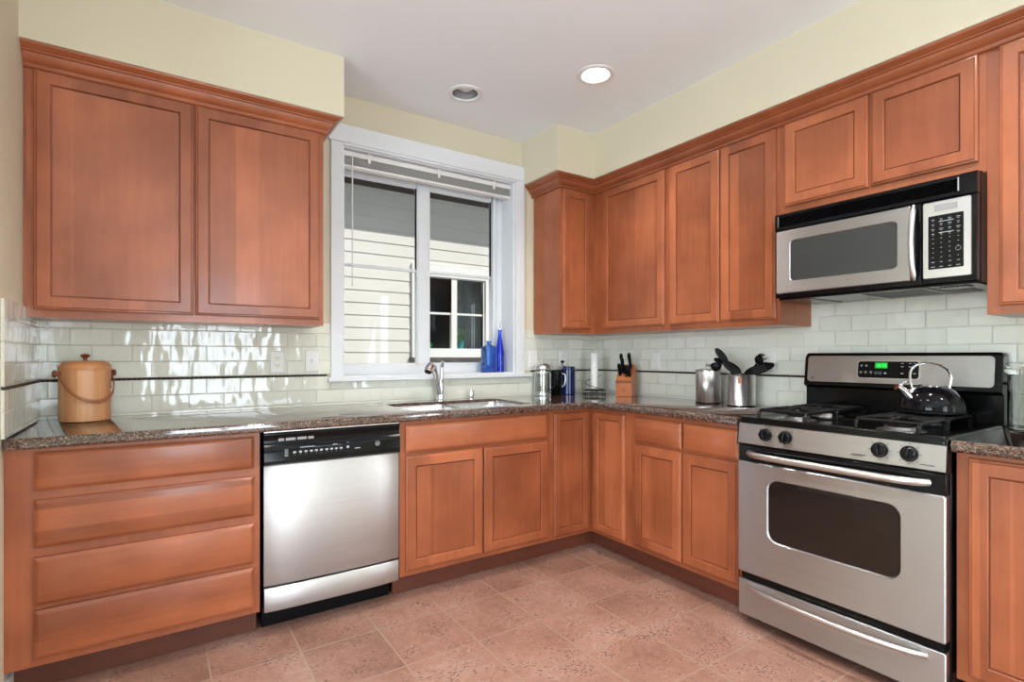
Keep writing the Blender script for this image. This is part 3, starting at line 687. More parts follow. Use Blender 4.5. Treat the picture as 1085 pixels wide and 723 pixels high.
plate(-1.664, -2.386, 1.066, 1.193, .016, .0035, .003, 'steel_face', 'brushed_steel', g, .0012)
dp = plate(-1.893, -2.141, 1.089, 1.171, .014, .0046, .001, 'display_bezel', 'satin_steel', g)
plate(-1.897, -2.137, 1.092, 1.168, .012, .0060, .0013, 'display', 'black_gloss', dp)
plate(-1.968, -2.018, 1.136, 1.162, .003, .0068, .0006, 'clock_screen', 'green_screen', dp)
# seven-segment clock digits 10:33
m = MB(); SEG = {'1': 'bc', '0': 'abcdef', '3': 'abgcd'}
def seg(m, ch, y, z, w=.0068, h=.014, t=.0013):
    Q = {'a': (0, w, h-t, h), 'd': (0, w, 0, t), 'g': (0, w, h/2-t/2, h/2+t/2), 'b': (w-t, w, h/2, h), 'c': (w-t, w, 0, h/2), 'f': (0, t, h/2, h), 'e': (0, t, 0, h/2)}
    for s in SEG[ch]: a, b, p, q = Q[s]; x = slant(z+h/2, .0075); m.box(x, x+.0008, y-b, y-a, z+p, z+q)
for ch, y in zip('1033', (-1.972, -1.982, -1.996, -2.006)): seg(m, ch, y, 1.142)
for z in (1.145, 1.152): x = slant(z, .0075); m.box(x, x+.0008, -1.9935, -1.992, z, z+.0015)
m.build('clock_digits', 'green_digits', dp, smooth=0)
m = MB()
def mark(m, y, z, w=.010, h=.003): x = slant(z, .0068); m.box(x, x+.0007, y-w/2, y+w/2, z, z+h)
for y in (-1.912, -1.932): mark(m, y, 1.148); mark(m, y, 1.143, .006, .002)
for y in (-1.910, -1.930, -1.952): mark(m, y, 1.118); mark(m, y, 1.112, .007, .002)
for y in (-1.973, -1.990):
    m.tube([(slant(1.115, .0066), y+.0065*math.cos(2*PI*i/16), 1.115+.0065*math.sin(2*PI*i/16)) for i in range(16)], .0004, 5, True); mark(m, y, 1.114, .005, .0016)
for y in (-2.010,): mark(m, y, 1.111, .009, .007)
for y in (-2.075, -2.105, -2.122): mark(m, y, 1.158, .010, .002); mark(m, y, 1.143, .010, .003); mark(m, y, 1.113, .010, .004)
m.build('button_print', 'print_grey', dp, smooth=0)
badge(g, 'R', -1.690, 1.083, slant(1.083, .0045), .007, 'print_dark')
# burners
burn = {}
for y, x, R in ((-1.822, -.500, .046), (-1.822, -.235, .036), (-2.215, -.500, .050), (-2.215, -.235, .036)):
    m = MB(); m.lathe([(R+.030, .9113), (R+.028, .914), (R+.008, .916), (R+.004, .926), (R, .928), (0, .928)], (x, y, 0), 32); b = m.build('burner', 'burner_aluminium', c)
    m = MB(); m.lathe([(R-.004, .9283), (R-.003, .934), (R-.008, .938), (0, .939)], (x, y, 0), 32); m.build('burner_cap', 'cast_iron', b)
# grates
def grate(yc, lab):
    m = MB(); zt = .953; r = .0075; hw = .100; x0, x1 = -.632, -.118; xm = (x0+x1)/2
    def rb(pts): m.tube(pts, r, 8)
    for s in (-1, 1):                                            # side rails bending down into feet
        y = yc+s*hw
        for a, b in ((x0, xm-.012), (xm+.012, x1)):
            rb([(a, y, .9125), (a, y, zt-.014), (a+.010, y, zt-.003), (a+.02, y, zt), (b-.02, y, zt), (b-.010, y, zt-.003), (b, y, zt-.014), (b, y, .9125)])
    for xx in (x0+.016, xm-.028, xm+.028, x1-.016): rb([(xx, yc-hw, zt), (xx, yc+hw, zt)])
    for bx_ in (-.500, -.235):
        for s in (-1, 1):
            rb([(bx_, yc+s*hw, zt), (bx_, yc+s*.075, zt+.001), (bx_, yc+s*.045, zt+.004), (bx_, yc+s*.022, zt+.004)])
            xe = (x0+.016 if s < 0 else xm-.028) if bx_ < -.4 else (xm+.028 if s < 0 else x1-.016)
            rb([(xe, yc, zt), (bx_+s*.05, yc, zt+.003), (bx_+s*.022, yc, zt+.004)])
    m.build('grate', 'cast_iron', c)
grate(-1.822, ''); grate(-2.215, '')

# ------------------------------------------------------------------ microwave
MY0, MY1 = -1.660, -2.4135; MF = -.395
c = thing('microwave', 'over-the-range stainless microwave with black vent grille and keypad', 'microwave', (-.2, -2.04, 1.45))
box(MF+.035, T0-.001, MY1, MY0, 1.462, 1.8665).build('body', 'black_plastic', c, bevel=.003)
m = MB(); m.loops([[(x, y, z) for x, y in ((-.365, MY0-.006), (-.385, MY0-.015), (-.385, MY1+.015), (-.365, MY1+.006), (-.03, MY1+.006), (-.03, MY0-.006))] for z in (1.456, 1.4615)]); u = m.build('underside', 'black_enamel', c)
for y in (-1.80, -2.02, -2.24): box(-.34, -.06, y-.008, y+.008, 1.4525, 1.4558).build('filter_frame', 'burner_aluminium', u)
m = MB()
for k in range(24): m.box(-.33, -.08, -2.345+k*.013, -2.340+k*.013, 1.4535, 1.4558)
m.box(-.335, -.27, -2.37, -2.28, 1.4515, 1.4534) ; m.build('filter_mesh', 'burner_aluminium', u)
# vent grille
m = MB()
fg = [(MF+.037, 1.862), (MF+.006, 1.862), (MF, 1.856), (MF, 1.846), (MF+.012, 1.846), (MF+.012, 1.800), (MF, 1.800), (MF-.002, 1.786), (MF+.006, 1.784), (MF+.037, 1.784)]
xz(m, fg, MY1+.052, MY0-.014)
xz(m, [(MF+.037, 1.862), (MF+.004, 1.862), (MF-.002, 1.855), (MF-.002, 1.784), (MF+.037, 1.784)], MY1+.002, MY1+.052); xz(m, [(MF+.037, 1.862), (MF+.004, 1.862), (MF-.002, 1.855), (MF-.002, 1.784), (MF+.037, 1.784)], MY0-.014, MY0-.001)
vg = m.build('vent_grille', 'black_gloss', c, smooth=20)
for k in range(5):
    z = 1.8055+k*.0088; s_ = MB(); xz(s_, [(MF+.001, z), (MF-.001, z+.002), (MF+.0118, z+.006), (MF+.0118, z+.003)], MY1+.053, MY0-.015); s_.build('louver', 'black_plastic', vg)
for ya in (MY1+.054, MY0-.019): box(MF-.0035, MF-.0015, ya, ya+.004, 1.800, 1.850).build('grille_clip', 'satin_steel', vg, smooth=0)
# door
m = MB(); A = (MY0-.004, -2.212)   # outer black surround
rr = lambda a, b, z0, z1, r, x: [(x, y, z) for y, z in rrect(a, b, z0, z1, r, 5)]
m.box(MF+.004, MF+.034, -2.242, MY0-.001, 1.466, 1.783); m.build('door_back', 'black_gloss', c, bevel=.002)
m = MB(); i_ = (-2.163, -1.736, 1.541, 1.728)
m.loops([rr(*i_, .018, MF+.0035), rr(i_[0], i_[1], i_[2], i_[3], .018, MF-.004), rr(i_[0]-.003, i_[1]+.003, i_[2]-.003, i_[3]+.003, .02, MF-.007),
         rr(-2.207, MY0-.012, 1.489, 1.775, .006, MF-.007), rr(-2.210, MY0-.009, 1.486, 1.778, .006, MF-.004), rr(-2.210, MY0-.009, 1.486, 1.778, .006, MF+.0035), rr(*i_, .018, MF+.0035)], False, False)
dd = m.build('door', 'brushed_steel', c, smooth=30)
m = MB(); m.loops([rr(i_[0]+.0005, i_[1]-.0005, i_[2]+.0005, i_[3]-.0005, .0175, x) for x in (MF+.0034, MF-.0035)]); m.build('window', 'microwave_glass', dd)
m = MB(); pts = []; 
for i in range(17):
    t = i/16; z = 1.488+(1.775-1.488)*t; pts.append((MF-.008-.030*math.sin(PI*t)**.7, -2.222, z))
m.tube(pts, [.007]+[.0105]*15+[.007], 12); m.build('handle', 'satin_steel', c)
# keypad
m = MB(); k0 = (-2.395, -2.249, 1.486, 1.776); m.loops([rr(*k0, .006, MF+.034), rr(*k0, .006, MF-.002), rr(k0[0]+.002, k0[1]-.002, k0[2]+.002, k0[3]-.002, .005, MF-.005)]); kp = m.build('control_panel', 'satin_steel', c, smooth=30)
m = MB(); m.loops([rr(-2.374, -2.267, 1.520, 1.722, .004, x) for x in (MF-.0051, MF-.0062)]); m.build('keypad', 'black_gloss', kp)
m = MB(); m.loops([rr(-2.356, -2.286, 1.738, 1.762, .003, x) for x in (MF-.0051, MF-.006)]); m.build('display', 'lcd_grey', kp)
m = MB()
for r_ in range(11):
    for q in range(4):
        y = -2.282-q*.0255; z = 1.706-r_*.0178; ww = random.choice((.008, .010, .012)) if r_ < 4 or r_ > 8 else .004
        m.box(MF-.0068, MF-.0061, y-ww/2, y+ww/2, z, z+.0016)
        if r_ < 4: m.box(MF-.0068, MF-.0061, y-ww/3, y+ww/3, z-.005, z-.004)
m.box(MF-.0068, MF-.0061, -2.345, -2.300, 1.697, 1.699); m.box(MF-.0068, MF-.0061, -2.345, -2.300, 1.655, 1.657)
m.tube([(MF-.0065, -2.3585+.008*math.cos(2*PI*i/16), 1.590+.008*math.sin(2*PI*i/16)) for i in range(16)], .0004, 5, True)
m.build('key_print', 'print_grey', kp, smooth=0)
box(MF+.004, MF+.034, MY1+.003, -2.2435, 1.466, 1.783).build('panel_surround', 'black_gloss', c, bevel=.003)

# ------------------------------------------------------------------ kettle
kx, ky, kz = -.262, -2.232, .9625
lat = Vector((.8314, -.5557, 0)); ang = math.atan2(-lat.y, -lat.x)      # spout points to the picture's left
c = thing('kettle', 'glossy black whistling kettle with chrome handle on the rear right burner', 'kettle', (kx, ky, kz), rz=ang)
c.scale = (.89, .89, .93)
B = dict(parent=c, world=False)
m = MB(); m.lathe([(0, .0005), (.105, .0005), (.116, .003), (.119, .010), (.120, .018), (.119, .034), (.113, .056), (.101, .080), (.083, .100), (.062, .113), (.046, .118), (0, .118)], n=48); m.build('body', 'black_gloss', **B)
m = MB(); m.lathe([(.048, .1165), (.049, .121), (.040, .124), (.012, .126), (0, .126)], n=32); ld = m.build('lid', 'chrome', **B)
m = MB(); m.tube([(-.024, 0, .123), (-.024, 0, .138), (-.018, 0, .144), (.018, 0, .144), (.024, 0, .138), (.024, 0, .123)], .0028, 8); m.build('lid_handle', 'chrome', ld)
m = MB(); m.lathe([(.121, .006), (.1225, .009), (.1215, .013), (.119, .013), (.119, .006)], n=48); m.build('base_band', 'black_plastic', **B)
m = MB(); m.tube([(.088, 0, .060), (.108, 0, .078), (.126, 0, .095), (.143, 0, .107), (.157, 0, .114)], [.024, .019, .016, .0145, .0150], 18); m.build('spout', 'chrome', **B)
m = MB(); m.tube([(.140, 0, .118), (.128, 0, .132), (.110, 0, .138), (.096, 0, .128)], [.004, .0035, .0035, .004], 8); m.lathe([(0, .118), (.012, .118), (.010, .128), (0, .129)], (.140, 0, 0), 14); m.build('whistle_lever', 'chrome', **B)
hp = [(.082, 0, .088), (.088, 0, .112), (.094, 0, .135), (.098, 0, .165), (.090, 0, .192), (.066, 0, .210), (.030, 0, .217), (-.010, 0, .216), (-.050, 0, .205), (-.078, 0, .184), (-.090, 0, .158), (-.086, 0, .132), (-.080, 0, .112), (-.079, 0, .092)]
def smooth_pts(p, it=2):
    for _ in range(it):
        q = [p[0]]
        for a, b in zip(p, p[1:]): a, b = Vector(a), Vector(b); q += [tuple(a*.75+b*.25), tuple(a*.25+b*.75)]
        p = q+[p[-1]]
    return p
m = MB(); m.tube(smooth_pts(hp), .0050, 10); m.build('handle', 'chrome', **B)
for s in (1, -1): m = MB(); m.tube([(s*.070, 0, .112), (s*.083, 0, .101), (s*.095, 0, .086), (s*.106, 0, .069)], [.005, .009, .008, .004], 10); m.build('handle_bracket', 'chrome', **B)

# ------------------------------------------------------------------ outlets and switches
def outlet(run, u, z, label, kind):
    c = thing('wall_outlet' if kind != 's' else 'light_switch', label, 'outlet' if kind != 's' else 'switch', P(run, u, T0, z))
    d = T0-.0003
    m = MB(); m.loops([rect_ring(run, u-.036, u+.036, z-.058, z+.058, o, q) for o, q in ((0, d), (0, d-.003), (.004, d-.0055))]); pl = m.build('cover_plate', 'white_plastic', c, smooth=20)
    m = MB()
    if kind == 'o':
        for s in (-1, 1):
            zc = z+s*.0195
            m.loops([[P(run, a, q, b) for a, b in rrect(u-.0165, u+.0165, zc-.0135, zc+.0135, .009, 4)] for q in (d-.0055, d-.0075)])
        m.build('socket', 'ivory_light', c, smooth=30)
        m = MB()
        for s in (-1, 1):
            zc = z+s*.0195
            for a in (-.0065, .0065): ubox(m, run, u+a-.001, u+a+.001, d-.0080, d-.0074, zc-.001, zc+.007)
            ubox(m, run, u-.002, u+.002, d-.0080, d-.0074, zc-.009, zc-.005)
        m.build('slot', 'print_dark', c, smooth=0)
    else:
        ubox(m, run, u-.0055, u+.0055, d-.0075, d-.005, z-.012, z+.012); ubox(m, run, u-.004, u+.004, d-.016, d-.007, z-.001, z+.008); m.build('toggle', 'ivory_light', c, bevel=.001)
outlet('B', -2.310, 1.160, 'white duplex outlet on the tiles left of the window', 'o')
outlet('B', -2.131, 1.165, 'white toggle switch on the tiles between outlet and window', 's')
outlet('B', -.622, 1.172, 'white toggle switch on the tiles behind the french press', 's')
outlet('B', -.345, 1.172, 'white duplex outlet on the tiles behind the blue canister', 'o')
outlet('R', -.592, 1.160, 'white toggle switch on the tiles right of the knife block', 's')
outlet('R', -1.404, 1.162, 'white duplex outlet on the tiles behind the utensils', 'o')

# ------------------------------------------------------------------ recessed ceiling lights
def downlight(x, y, on, label):
    c = thing('ceiling_light', label, 'ceiling light', (x, y, CZ), 'lit recessed ceiling lights out of view' if y < -2 or x < -2 else None)
    m = MB(); m.lathe([(.0765, CZ+.0), (.0765, CZ-.001), (.100, CZ-.001), (.0985, CZ-.005), (.078, CZ-.008), (.074, CZ-.004), (.0735, CZ+.0)], (x, y, 0), 40); 
    bm = m.bm
    for f in [f for f in bm.faces if len(f.verts) > 4]: bm.faces.remove(f)
    m.build('trim_ring', 'white_plastic', c)
    m = MB(); m.lathe([(.0745, CZ-.003), (.068, CZ+.05), (.058, CZ+.10), (.060, CZ+.10), (.070, CZ+.05), (.0765, CZ-.003)], (x, y, 0), 40)
    for f in [f for f in m.bm.faces if len(f.verts) > 4]: m.bm.faces.remove(f)
    m.build('baffle', 'baffle_grey', c)
    m = MB(); m.lathe([(0, CZ+.100), (.058, CZ+.100), (.058, CZ+.104), (0, CZ+.104)], (x, y, 0), 32); m.build('housing_cap', 'white_plastic', c)
    m = MB(); m.lathe([(0, CZ+.018), (.030, CZ+.022), (.050, CZ+.034), (.054, CZ+.05), (.035, CZ+.075), (.020, CZ+.099), (0, CZ+.099)], (x, y, 0), 28); m.build('bulb', 'lamp_glow' if on else 'white_plastic', c)
    if on:
        l = bpy.data.lights.new('bulb_light', 'SPOT'); l.energy = 56; l.spot_size = math.radians(125); l.spot_blend = .9; l.shadow_soft_size = .05; l.color = (1, .93, .85)
        lo = bpy.data.objects.new('bulb_light', l); C.objects.link(lo); lo.parent = c; lo.location = (0, 0, .010)
for x, y, on in LAMPS:
    downlight(x, y, on, 'lit recessed ceiling light nearer the right wall' if (x, y) == (-.905, -.966) else 'unlit recessed ceiling light above the sink' if not on else 'assumed lit recessed ceiling light outside the picture')

# ------------------------------------------------------------------ raised blind
c = thing('window_blind', 'white slatted blind pulled up at the top of the sink window', 'blind', (-1.37, .05, 2.36))
bx0, bx1 = WX0+.014, WX1-.014
m = MB(); m.box(bx0, bx1, .030, .072, 2.358, 2.388); m.build('headrail', 'white_plastic', c, bevel=.002)
for k in range(9):
    m = MB(); z = 2.346-k*.0042; m.loops([[(bx0+.004, .026+.05*t, z+.0022*math.sin(PI*t)) for t in (0, .25, .5, .75, 1)]+[(bx0+.004, .026+.05*t, z-.0008+.0022*math.sin(PI*t)) for t in (1, .75, .5, .25, 0)],
        [(bx1-.004, .026+.05*t, z+.0022*math.sin(PI*t)) for t in (0, .25, .5, .75, 1)]+[(bx1-.004, .026+.05*t, z-.0008+.0022*math.sin(PI*t)) for t in (1, .75, .5, .25, 0)]]); m.build('slat', 'white_plastic', c)
m = box(bx0+.004, bx1-.004, .028, .074, 2.293, 2.308); m.build('bottom_rail', 'white_plastic', c, bevel=.003)
for x in (-1.795, -1.34, -.925):
    m = MB(); m.box(x-.009, x+.009, .024, .0265, 2.335, 2.392); m.box(x-.009, x+.009, .0245, .0290, 2.3885, 2.3915); m.build('valance_clip', 'clear_glass' if 0 else 'white_plastic', c, bevel=.002)
m = MB(); m.tube([(-1.899, .018, 2.352), (-1.899, .016, 2.30), (-1.899, .016, 1.60)], .0042, 8); m.tube([(-1.899, .030, 2.362), (-1.899, .018, 2.352)], .002, 6); m.build('tilt_wand', 'white_plastic', c)

# ------------------------------------------------------------------ bottles on the sill
SZ = 1.0785
c = thing('glass_bottle', 'short square cobalt blue glass bottle on the window sill', 'bottle', (-.939, .070, SZ), rz=math.radians(8))
def sqring(w, d, z, r): return [(x, y, z) for x, y in rrect(-w, w, -d, d, min(r, w*.98, d*.98), 4)]
def shell(rings_out, rings_in): m = MB(); m.loops(rings_out+rings_in[::-1]); return m
ro = [sqring(.046, .028, .0004, .006), sqring(.050, .031, .006, .008), sqring(.050, .031, .165, .008), sqring(.047, .029, .176, .010), sqring(.020, .020, .190, .0195), sqring(.016, .016, .195, .0155), sqring(.016, .016, .208, .0155), sqring(.021, .021, .210, .0205), sqring(.021, .021, .217, .0205), sqring(.017, .017, .218, .0165)]
ri = [sqring(.044, .025, .007, .006), sqring(.046, .027, .164, .006), sqring(.043, .025, .174, .008), sqring(.015, .015, .190, .0145), sqring(.012, .012, .197, .0115), sqring(.0125, .0125, .217, .012)]
shell(ro, ri).build('bottle_body', 'light_blue_glass', c, world=False, smooth=40)
c = thing('glass_bottle', 'tall slim cobalt blue glass bottle with metal pour spout on the sill', 'bottle', (-.838, .088, SZ))
m = MB(); m.lathe([(0, .0004), (.028, .0004), (.032, .004), (.032, .120), (.030, .150), (.022, .200), (.015, .240), (.0125, .270), (.0125, .288), (.0145, .289), (.0145, .297), (.0100, .298), (.0095, .270), (.012, .240), (.019, .200), (.027, .150), (.029, .120), (.029, .008), (0, .007)], n=32); m.build('bottle_body', 'blue_glass', c, world=False)
m = MB(); m.lathe([(.0090, .272), (.0090, .299), (.0125, .300), (.0125, .304), (.006, .306)], n=16); m.tube([(0, 0, .300), (.0, 0, .325), (.002, -.004, .345), (.004, -.008, .358)], [.0055, .0045, .0035, .0030], 10); m.build('pour_spout', 'chrome', c, world=False)

# ------------------------------------------------------------------ bamboo bucket
c = thing('ice_bucket', 'round bamboo bucket with lid and bentwood bail handle on the left counter', 'bucket', (-3.103, -.125, CT1+.0004), rz=math.radians(28))
B = dict(parent=c, world=False)
m = MB(); m.lathe([(0, 0), (.088, 0), (.090, .002), (.0905, .218), (0, .218)], n=56); m.build('body', 'bamboo_staves', **B)
m = MB(); m.lathe([(0, .2185), (.092, .2185), (.0925, .224), (.089, .238), (.078, .251), (.064, .257), (0, .258)], n=56); ld = m.build('lid', 'bamboo_lid', **B)
m = MB(); m.lathe([(.007, .257), (.007, .268), (.014, .273), (.0175, .279), (.015, .285), (0, .288)], n=24); m.build('lid_knob', 'dark_wood_knob', ld, world=False)
for s in (1, -1):
    m = MB(); pz = .203; m.lathe([(.008, s*.088), (.008, s*.100), (.013, s*.103), (.0155, s*.108), (.013, s*.114), (0, s*.116)], (0, 0, pz), 20, 'x'); m.build('peg', 'dark_wood_knob', **B)
m = MB(); rg = []
for i in range(37):
    t = PI*i/36; x = .0965*math.cos(t); q = math.sin(t); y = -.100*q**.8*.98; z = .203-.118*q**.85
    tx = Vector((-.0965*math.sin(t), 0, 0)); out = Vector((x, y, 0)).normalized() if abs(q) > .02 else Vector((1 if x > 0 else -1, 0, 0)); up = Vector((0, 0, 1))
    p = Vector((x, y, z)); rg.append([tuple(p+out*.002+up*.0075), tuple(p+out*.0035), tuple(p+out*.002-up*.0075), tuple(p-out*.0015-up*.0075), tuple(p-out*.0015+up*.0075)])
m.loops(rg); m.build('bail_handle', 'tan_bentwood', **B)

# ------------------------------------------------------------------ french press, mug, blue canister
Z0 = CT1+.0004
c = thing('french_press', 'glass french press coffee maker with domed steel lid by the window', 'coffee press', (-.592, -.085, Z0), rz=math.radians(-30))
B = dict(parent=c, world=False)
m = MB(); m.lathe([(0, .010), (.047, .010), (.050, .014), (.050, .185), (.0475, .185), (.0475, .016), (0, .0135)], n=40); m.build('beaker', 'press_glass', **B)
m = MB(); m.lathe([(0, .0140), (.0465, .0142), (.0465, .030), (0, .031)], n=32); m.build('plunger', 'satin_steel', **B)
m = MB()
m.lathe([(.0515, .006), (.054, .006), (.054, .020), (.0515, .020)], n=40); m.lathe([(.0512, .160), (.0535, .160), (.0535, .170), (.0512, .170)], n=40)
for f in [f for f in m.bm.faces if len(f.verts) > 4]: m.bm.faces.remove(f)
for a in range(0, 360, 90):
    t = math.radians(a-90); x, y = .0535*math.cos(t), .0535*math.sin(t); ux, uy = -math.sin(t)*.003, math.cos(t)*.003
    m.loops([[(x-ux, y-uy, z), (x+ux, y+uy, z), (x*1.025+ux, y*1.025+uy, z), (x*1.025-ux, y*1.025-uy, z)] for z in (.0, .172)])
m.build('frame', 'satin_steel', **B)
m = MB(); m.lathe([(.056, .186), (.0575, .190), (.0575, .198), (.052, .210), (.038, .221), (.018, .227), (0, .228)], n=40); ld = m.build('lid', 'satin_steel', **B)
m = MB(); m.lathe([(.003, .2275), (.003, .240), (.005, .243), (.0055, .248), (.004, .252), (0, .253)], n=16); m.build('plunger_knob', 'chrome', ld, world=False)
m = MB(); m.lathe([(0, .0312), (.0025, .0312), (.0025, .185), (0, .185)], n=10); m.build('plunger_rod', 'chrome', **B)
m = MB(); m.tube(smooth_pts([(.054, 0, .165), (.075, 0, .168), (.088, 0, .150), (.088, 0, .090), (.080, 0, .050), (.054, 0, .040)]), .0055, 10); m.build('handle', 'black_plastic', **B)
c = thing('travel_mug', 'black cylindrical mug between french press and blue canister', 'mug', (-.462, -.075, Z0), rz=math.radians(-40))
B = dict(parent=c, world=False)
m = MB(); m.lathe([(0, 0), (.036, 0), (.038, .003), (.040, .165), (.037, .165), (.035, .006), (0, .005)], n=36); m.build('cup', 'black_gloss', **B)
m = MB(); m.tube(smooth_pts([(.039, 0, .150), (.060, 0, .150), (.066, 0, .130), (.062, 0, .070), (.039, 0, .055)]), .0045, 10); m.build('handle', 'satin_steel', **B)
c = thing('storage_canister', 'dark blue round canister with clamp lid on the corner counter', 'canister', (-.362, -.092, Z0), rz=math.radians(-35))
B = dict(parent=c, world=False)
m = MB(); m.lathe([(0, 0), (.045, 0), (.048, .004), (.048, .178), (.045, .182), (.0, .182)], n=40); m.build('jar', 'blue_ceramic', **B)
m = MB(); m.lathe([(.046, .1825), (.047, .186), (.046, .196), (.040, .201), (0, .202)], n=40); ld = m.build('lid', 'blue_ceramic', **B)
m = MB(); m.tube([(.0478*math.cos(2*PI*i/36), .0478*math.sin(2*PI*i/36), .1842) for i in range(36)], .0018, 8, True); m.build('clamp_ring', 'chrome', ld, world=False)
m = MB(); m.tube(smooth_pts([(-.030, -.0, .203), (-.042, -.010, .208), (-.050, -.020, .220), (-.046, -.030, .232)]), .003, 8); m.lathe([(0, .226), (.010, .228), (.014, .236), (.010, .244), (0, .246)], (-.046, -.032, 0), 16); m.build('clamp_knob', 'black_plastic', ld, world=False)

# ------------------------------------------------------------------ paper towel holder and roll
tx, ty = -.205, -.195
c = thing('paper_towel_holder', 'coiled black wire paper towel holder standing in the counter corner', 'towel holder', (tx, ty, Z0))
B = dict(parent=c, world=False)
m = MB()
for rr_, z in ((.080, .004), (.076, .030)): m.tube([(rr_*math.cos(2*PI*i/40), rr_*math.sin(2*PI*i/40), z) for i in range(40)], .0026, 8, True)
for a in range(0, 360, 60): t = math.radians(a); m.tube([(.080*math.cos(t), .080*math.sin(t), .004), (.083*math.cos(t), .083*math.sin(t), .017), (.076*math.cos(t), .076*math.sin(t), .030)], .0022, 6)
for a in (20, 110): t = math.radians(a); m.tube([(-.076*math.cos(t), -.076*math.sin(t), .030), (.076*math.cos(t), .076*math.sin(t), .030)], .0024, 8)
bs = m.build('base', 'wire_black', **B)
m = MB(); m.tube([(0, 0, .030), (0, 0, .318)], .004, 8); m.lathe([(0, .316), (.006, .320), (.004, .330), (.0025, .338), (.004, .344), (0, .348)], n=12); m.build('post', 'chrome', **B)
m = MB(); pts = []
for i in range(60):
    t = i/59; a = math.radians(-60-t*330); r_ = .080-.030*t if t > .0 else .08; pts.append((r_*math.cos(a), r_*math.sin(a), .032+.110*t))
m.tube(pts, .0024, 8); m.build('spring_arm', 'wire_black', **B)
o = MB(); o.lathe([(.0075, .042), (.0262, .042), (.0265, .044), (.0265, .296), (.0262, .298), (.0075, .298)], n=36)
for f in [f for f in o.bm.faces if len(f.verts) > 4]: o.bm.faces.remove(f)
# inner wall closes the cardboard core
o.lathe([(.0075, .042), (.0075, .298)], n=36)
for f in [f for f in o.bm.faces if len(f.verts) > 4]: o.bm.faces.remove(f)
o.rot(Matrix.Translation((tx, ty, Z0))); tag(o.build('paper_towel_roll', 'white_paper'), 'thin nearly used white paper towel roll on the wire holder', 'paper towel')

# ------------------------------------------------------------------ knife block and knives
KA = math.radians(64)      # front faces the camera side
bxo = Vector((-.135, -.445, Z0))
c = thing('knife_block', 'slanted wooden knife block holding black-handled knives', 'knife block', bxo, rz=0)
c.rotation_euler = (0, 0, -KA+math.radians(0))
# local: x across, -y towards the viewer
B = dict(parent=c, world=False)
W2 = .056
m = MB(); prf = [(-.062, .0), (-.062, .010), (-.068, .108), (-.060, .112), (.010, .218), (.052, .196), (.060, .12), (.060, 0)]
m.loops([[(s*W2, y, z) for y, z in prf] for s in (-1, 1)]); m.build('block', 'knife_block_wood', **B, bevel=.002, smooth=20)
m = MB(); m.loops([[(s*W2*.98, y, z) for y, z in ((-.0675, .092), (-.0685, .108), (-.0680, .108), (-.0670, .092))] for s in (-1, 1)]); m.build('groove', 'dark_wood_knob', **B)
m = MB(); m.tube([(.010*math.cos(a)-.0, -.0648, .045+.010*math.sin(a)) for a in [2*PI*i/16 for i in range(16)]], .0008, 5, True); m.box(-.004, -.0028, -.0655, -.0640, .039, .051); m.box(.0028, .004, -.0655, -.0640, .039, .051); m.box(-.003, .003, -.0655, -.0640, .0445, .0455); m.build('stamp', 'print_dark', **B, smooth=0)
RZ = Matrix.Translation(bxo) @ Matrix.Rotation(-KA, 4, 'Z')
ax = Vector((0, -.42, .91)).normalized()      # knives lean back towards the viewer
slotn = [(-.034, -.030, .145, 'k', .085), (-.012, -.018, .165, 'k', .105), (.012, -.034, .140, 'k', .080), (.030, .000, .195, 'k', .110), (-.030, .006, .205, 'k', .095), (.034, -.034, .140, 'k', .070)]
labs = ['small black-handled knife in the left front slot of the block', 'black-handled knife in the block beside the left front knife', 'black-handled knife in the middle front slot of the block', 'tallest black-handled knife at the right rear of the block', 'tall black-handled knife at the left rear of the block', 'short black-handled knife in the right front slot of the block']
for (x, y, z, kd, L), lb in zip(slotn, labs):
    p = RZ @ Vector((x, y, z)); k = thing('kitchen_knife', lb, 'knife', p, 'knives in the wooden block'); k.rotation_euler = (0, 0, -KA)
    q = ax.to_track_quat('Z', 'Y').to_matrix().to_4x4()
    m = MB(); rr2 = [[(a*s, b*s2, h) for a, b in ((-.008, -.013), (.008, -.013), (.011, 0), (.008, .013), (-.008, .013), (-.011, 0))] for h, s, s2 in ((-.015, .9, .9), (.0, 1, 1), (L*.5, .9, .85), (L*.85, 1.05, 1.15), (L, .8, .8))]
    m.loops(rr2); m.rot(q); m.build('handle', 'black_plastic', k, world=False, bevel=.0015)
    m = MB(); m.box(-.0085, .0085, -.0015, .0015, -.016, -.010); m.rot(q); m.build('bolster', 'satin_steel', k, world=False)
p = RZ @ Vector((.012, -.050, .150)); k = thing('kitchen_scissors', 'black-looped kitchen scissors at the front right of the knife block', 'scissors', p); k.rotation_euler = (0, 0, -KA)
q = ax.to_track_quat('Z', 'Y').to_matrix().to_4x4()
m = MB()
for s in (-1, 1): m.tube([(s*.014+.012*math.cos(2*PI*i/20), 0, .032+.020*math.sin(2*PI*i/20)) for i in range(20)], .0035, 8, True); m.tube([(s*.008, 0, .014), (s*.002, 0, -.014)], .0045, 8)
m.rot(q); m.build('finger_loop', 'black_plastic', k, world=False)
m = MB(); m.lathe([(0, -.0055), (.006, -.0055), (.006, .0055), (0, .0055)], n=14, axis='y'); m.rot(q); m.build('pivot', 'satin_steel', k, world=False)

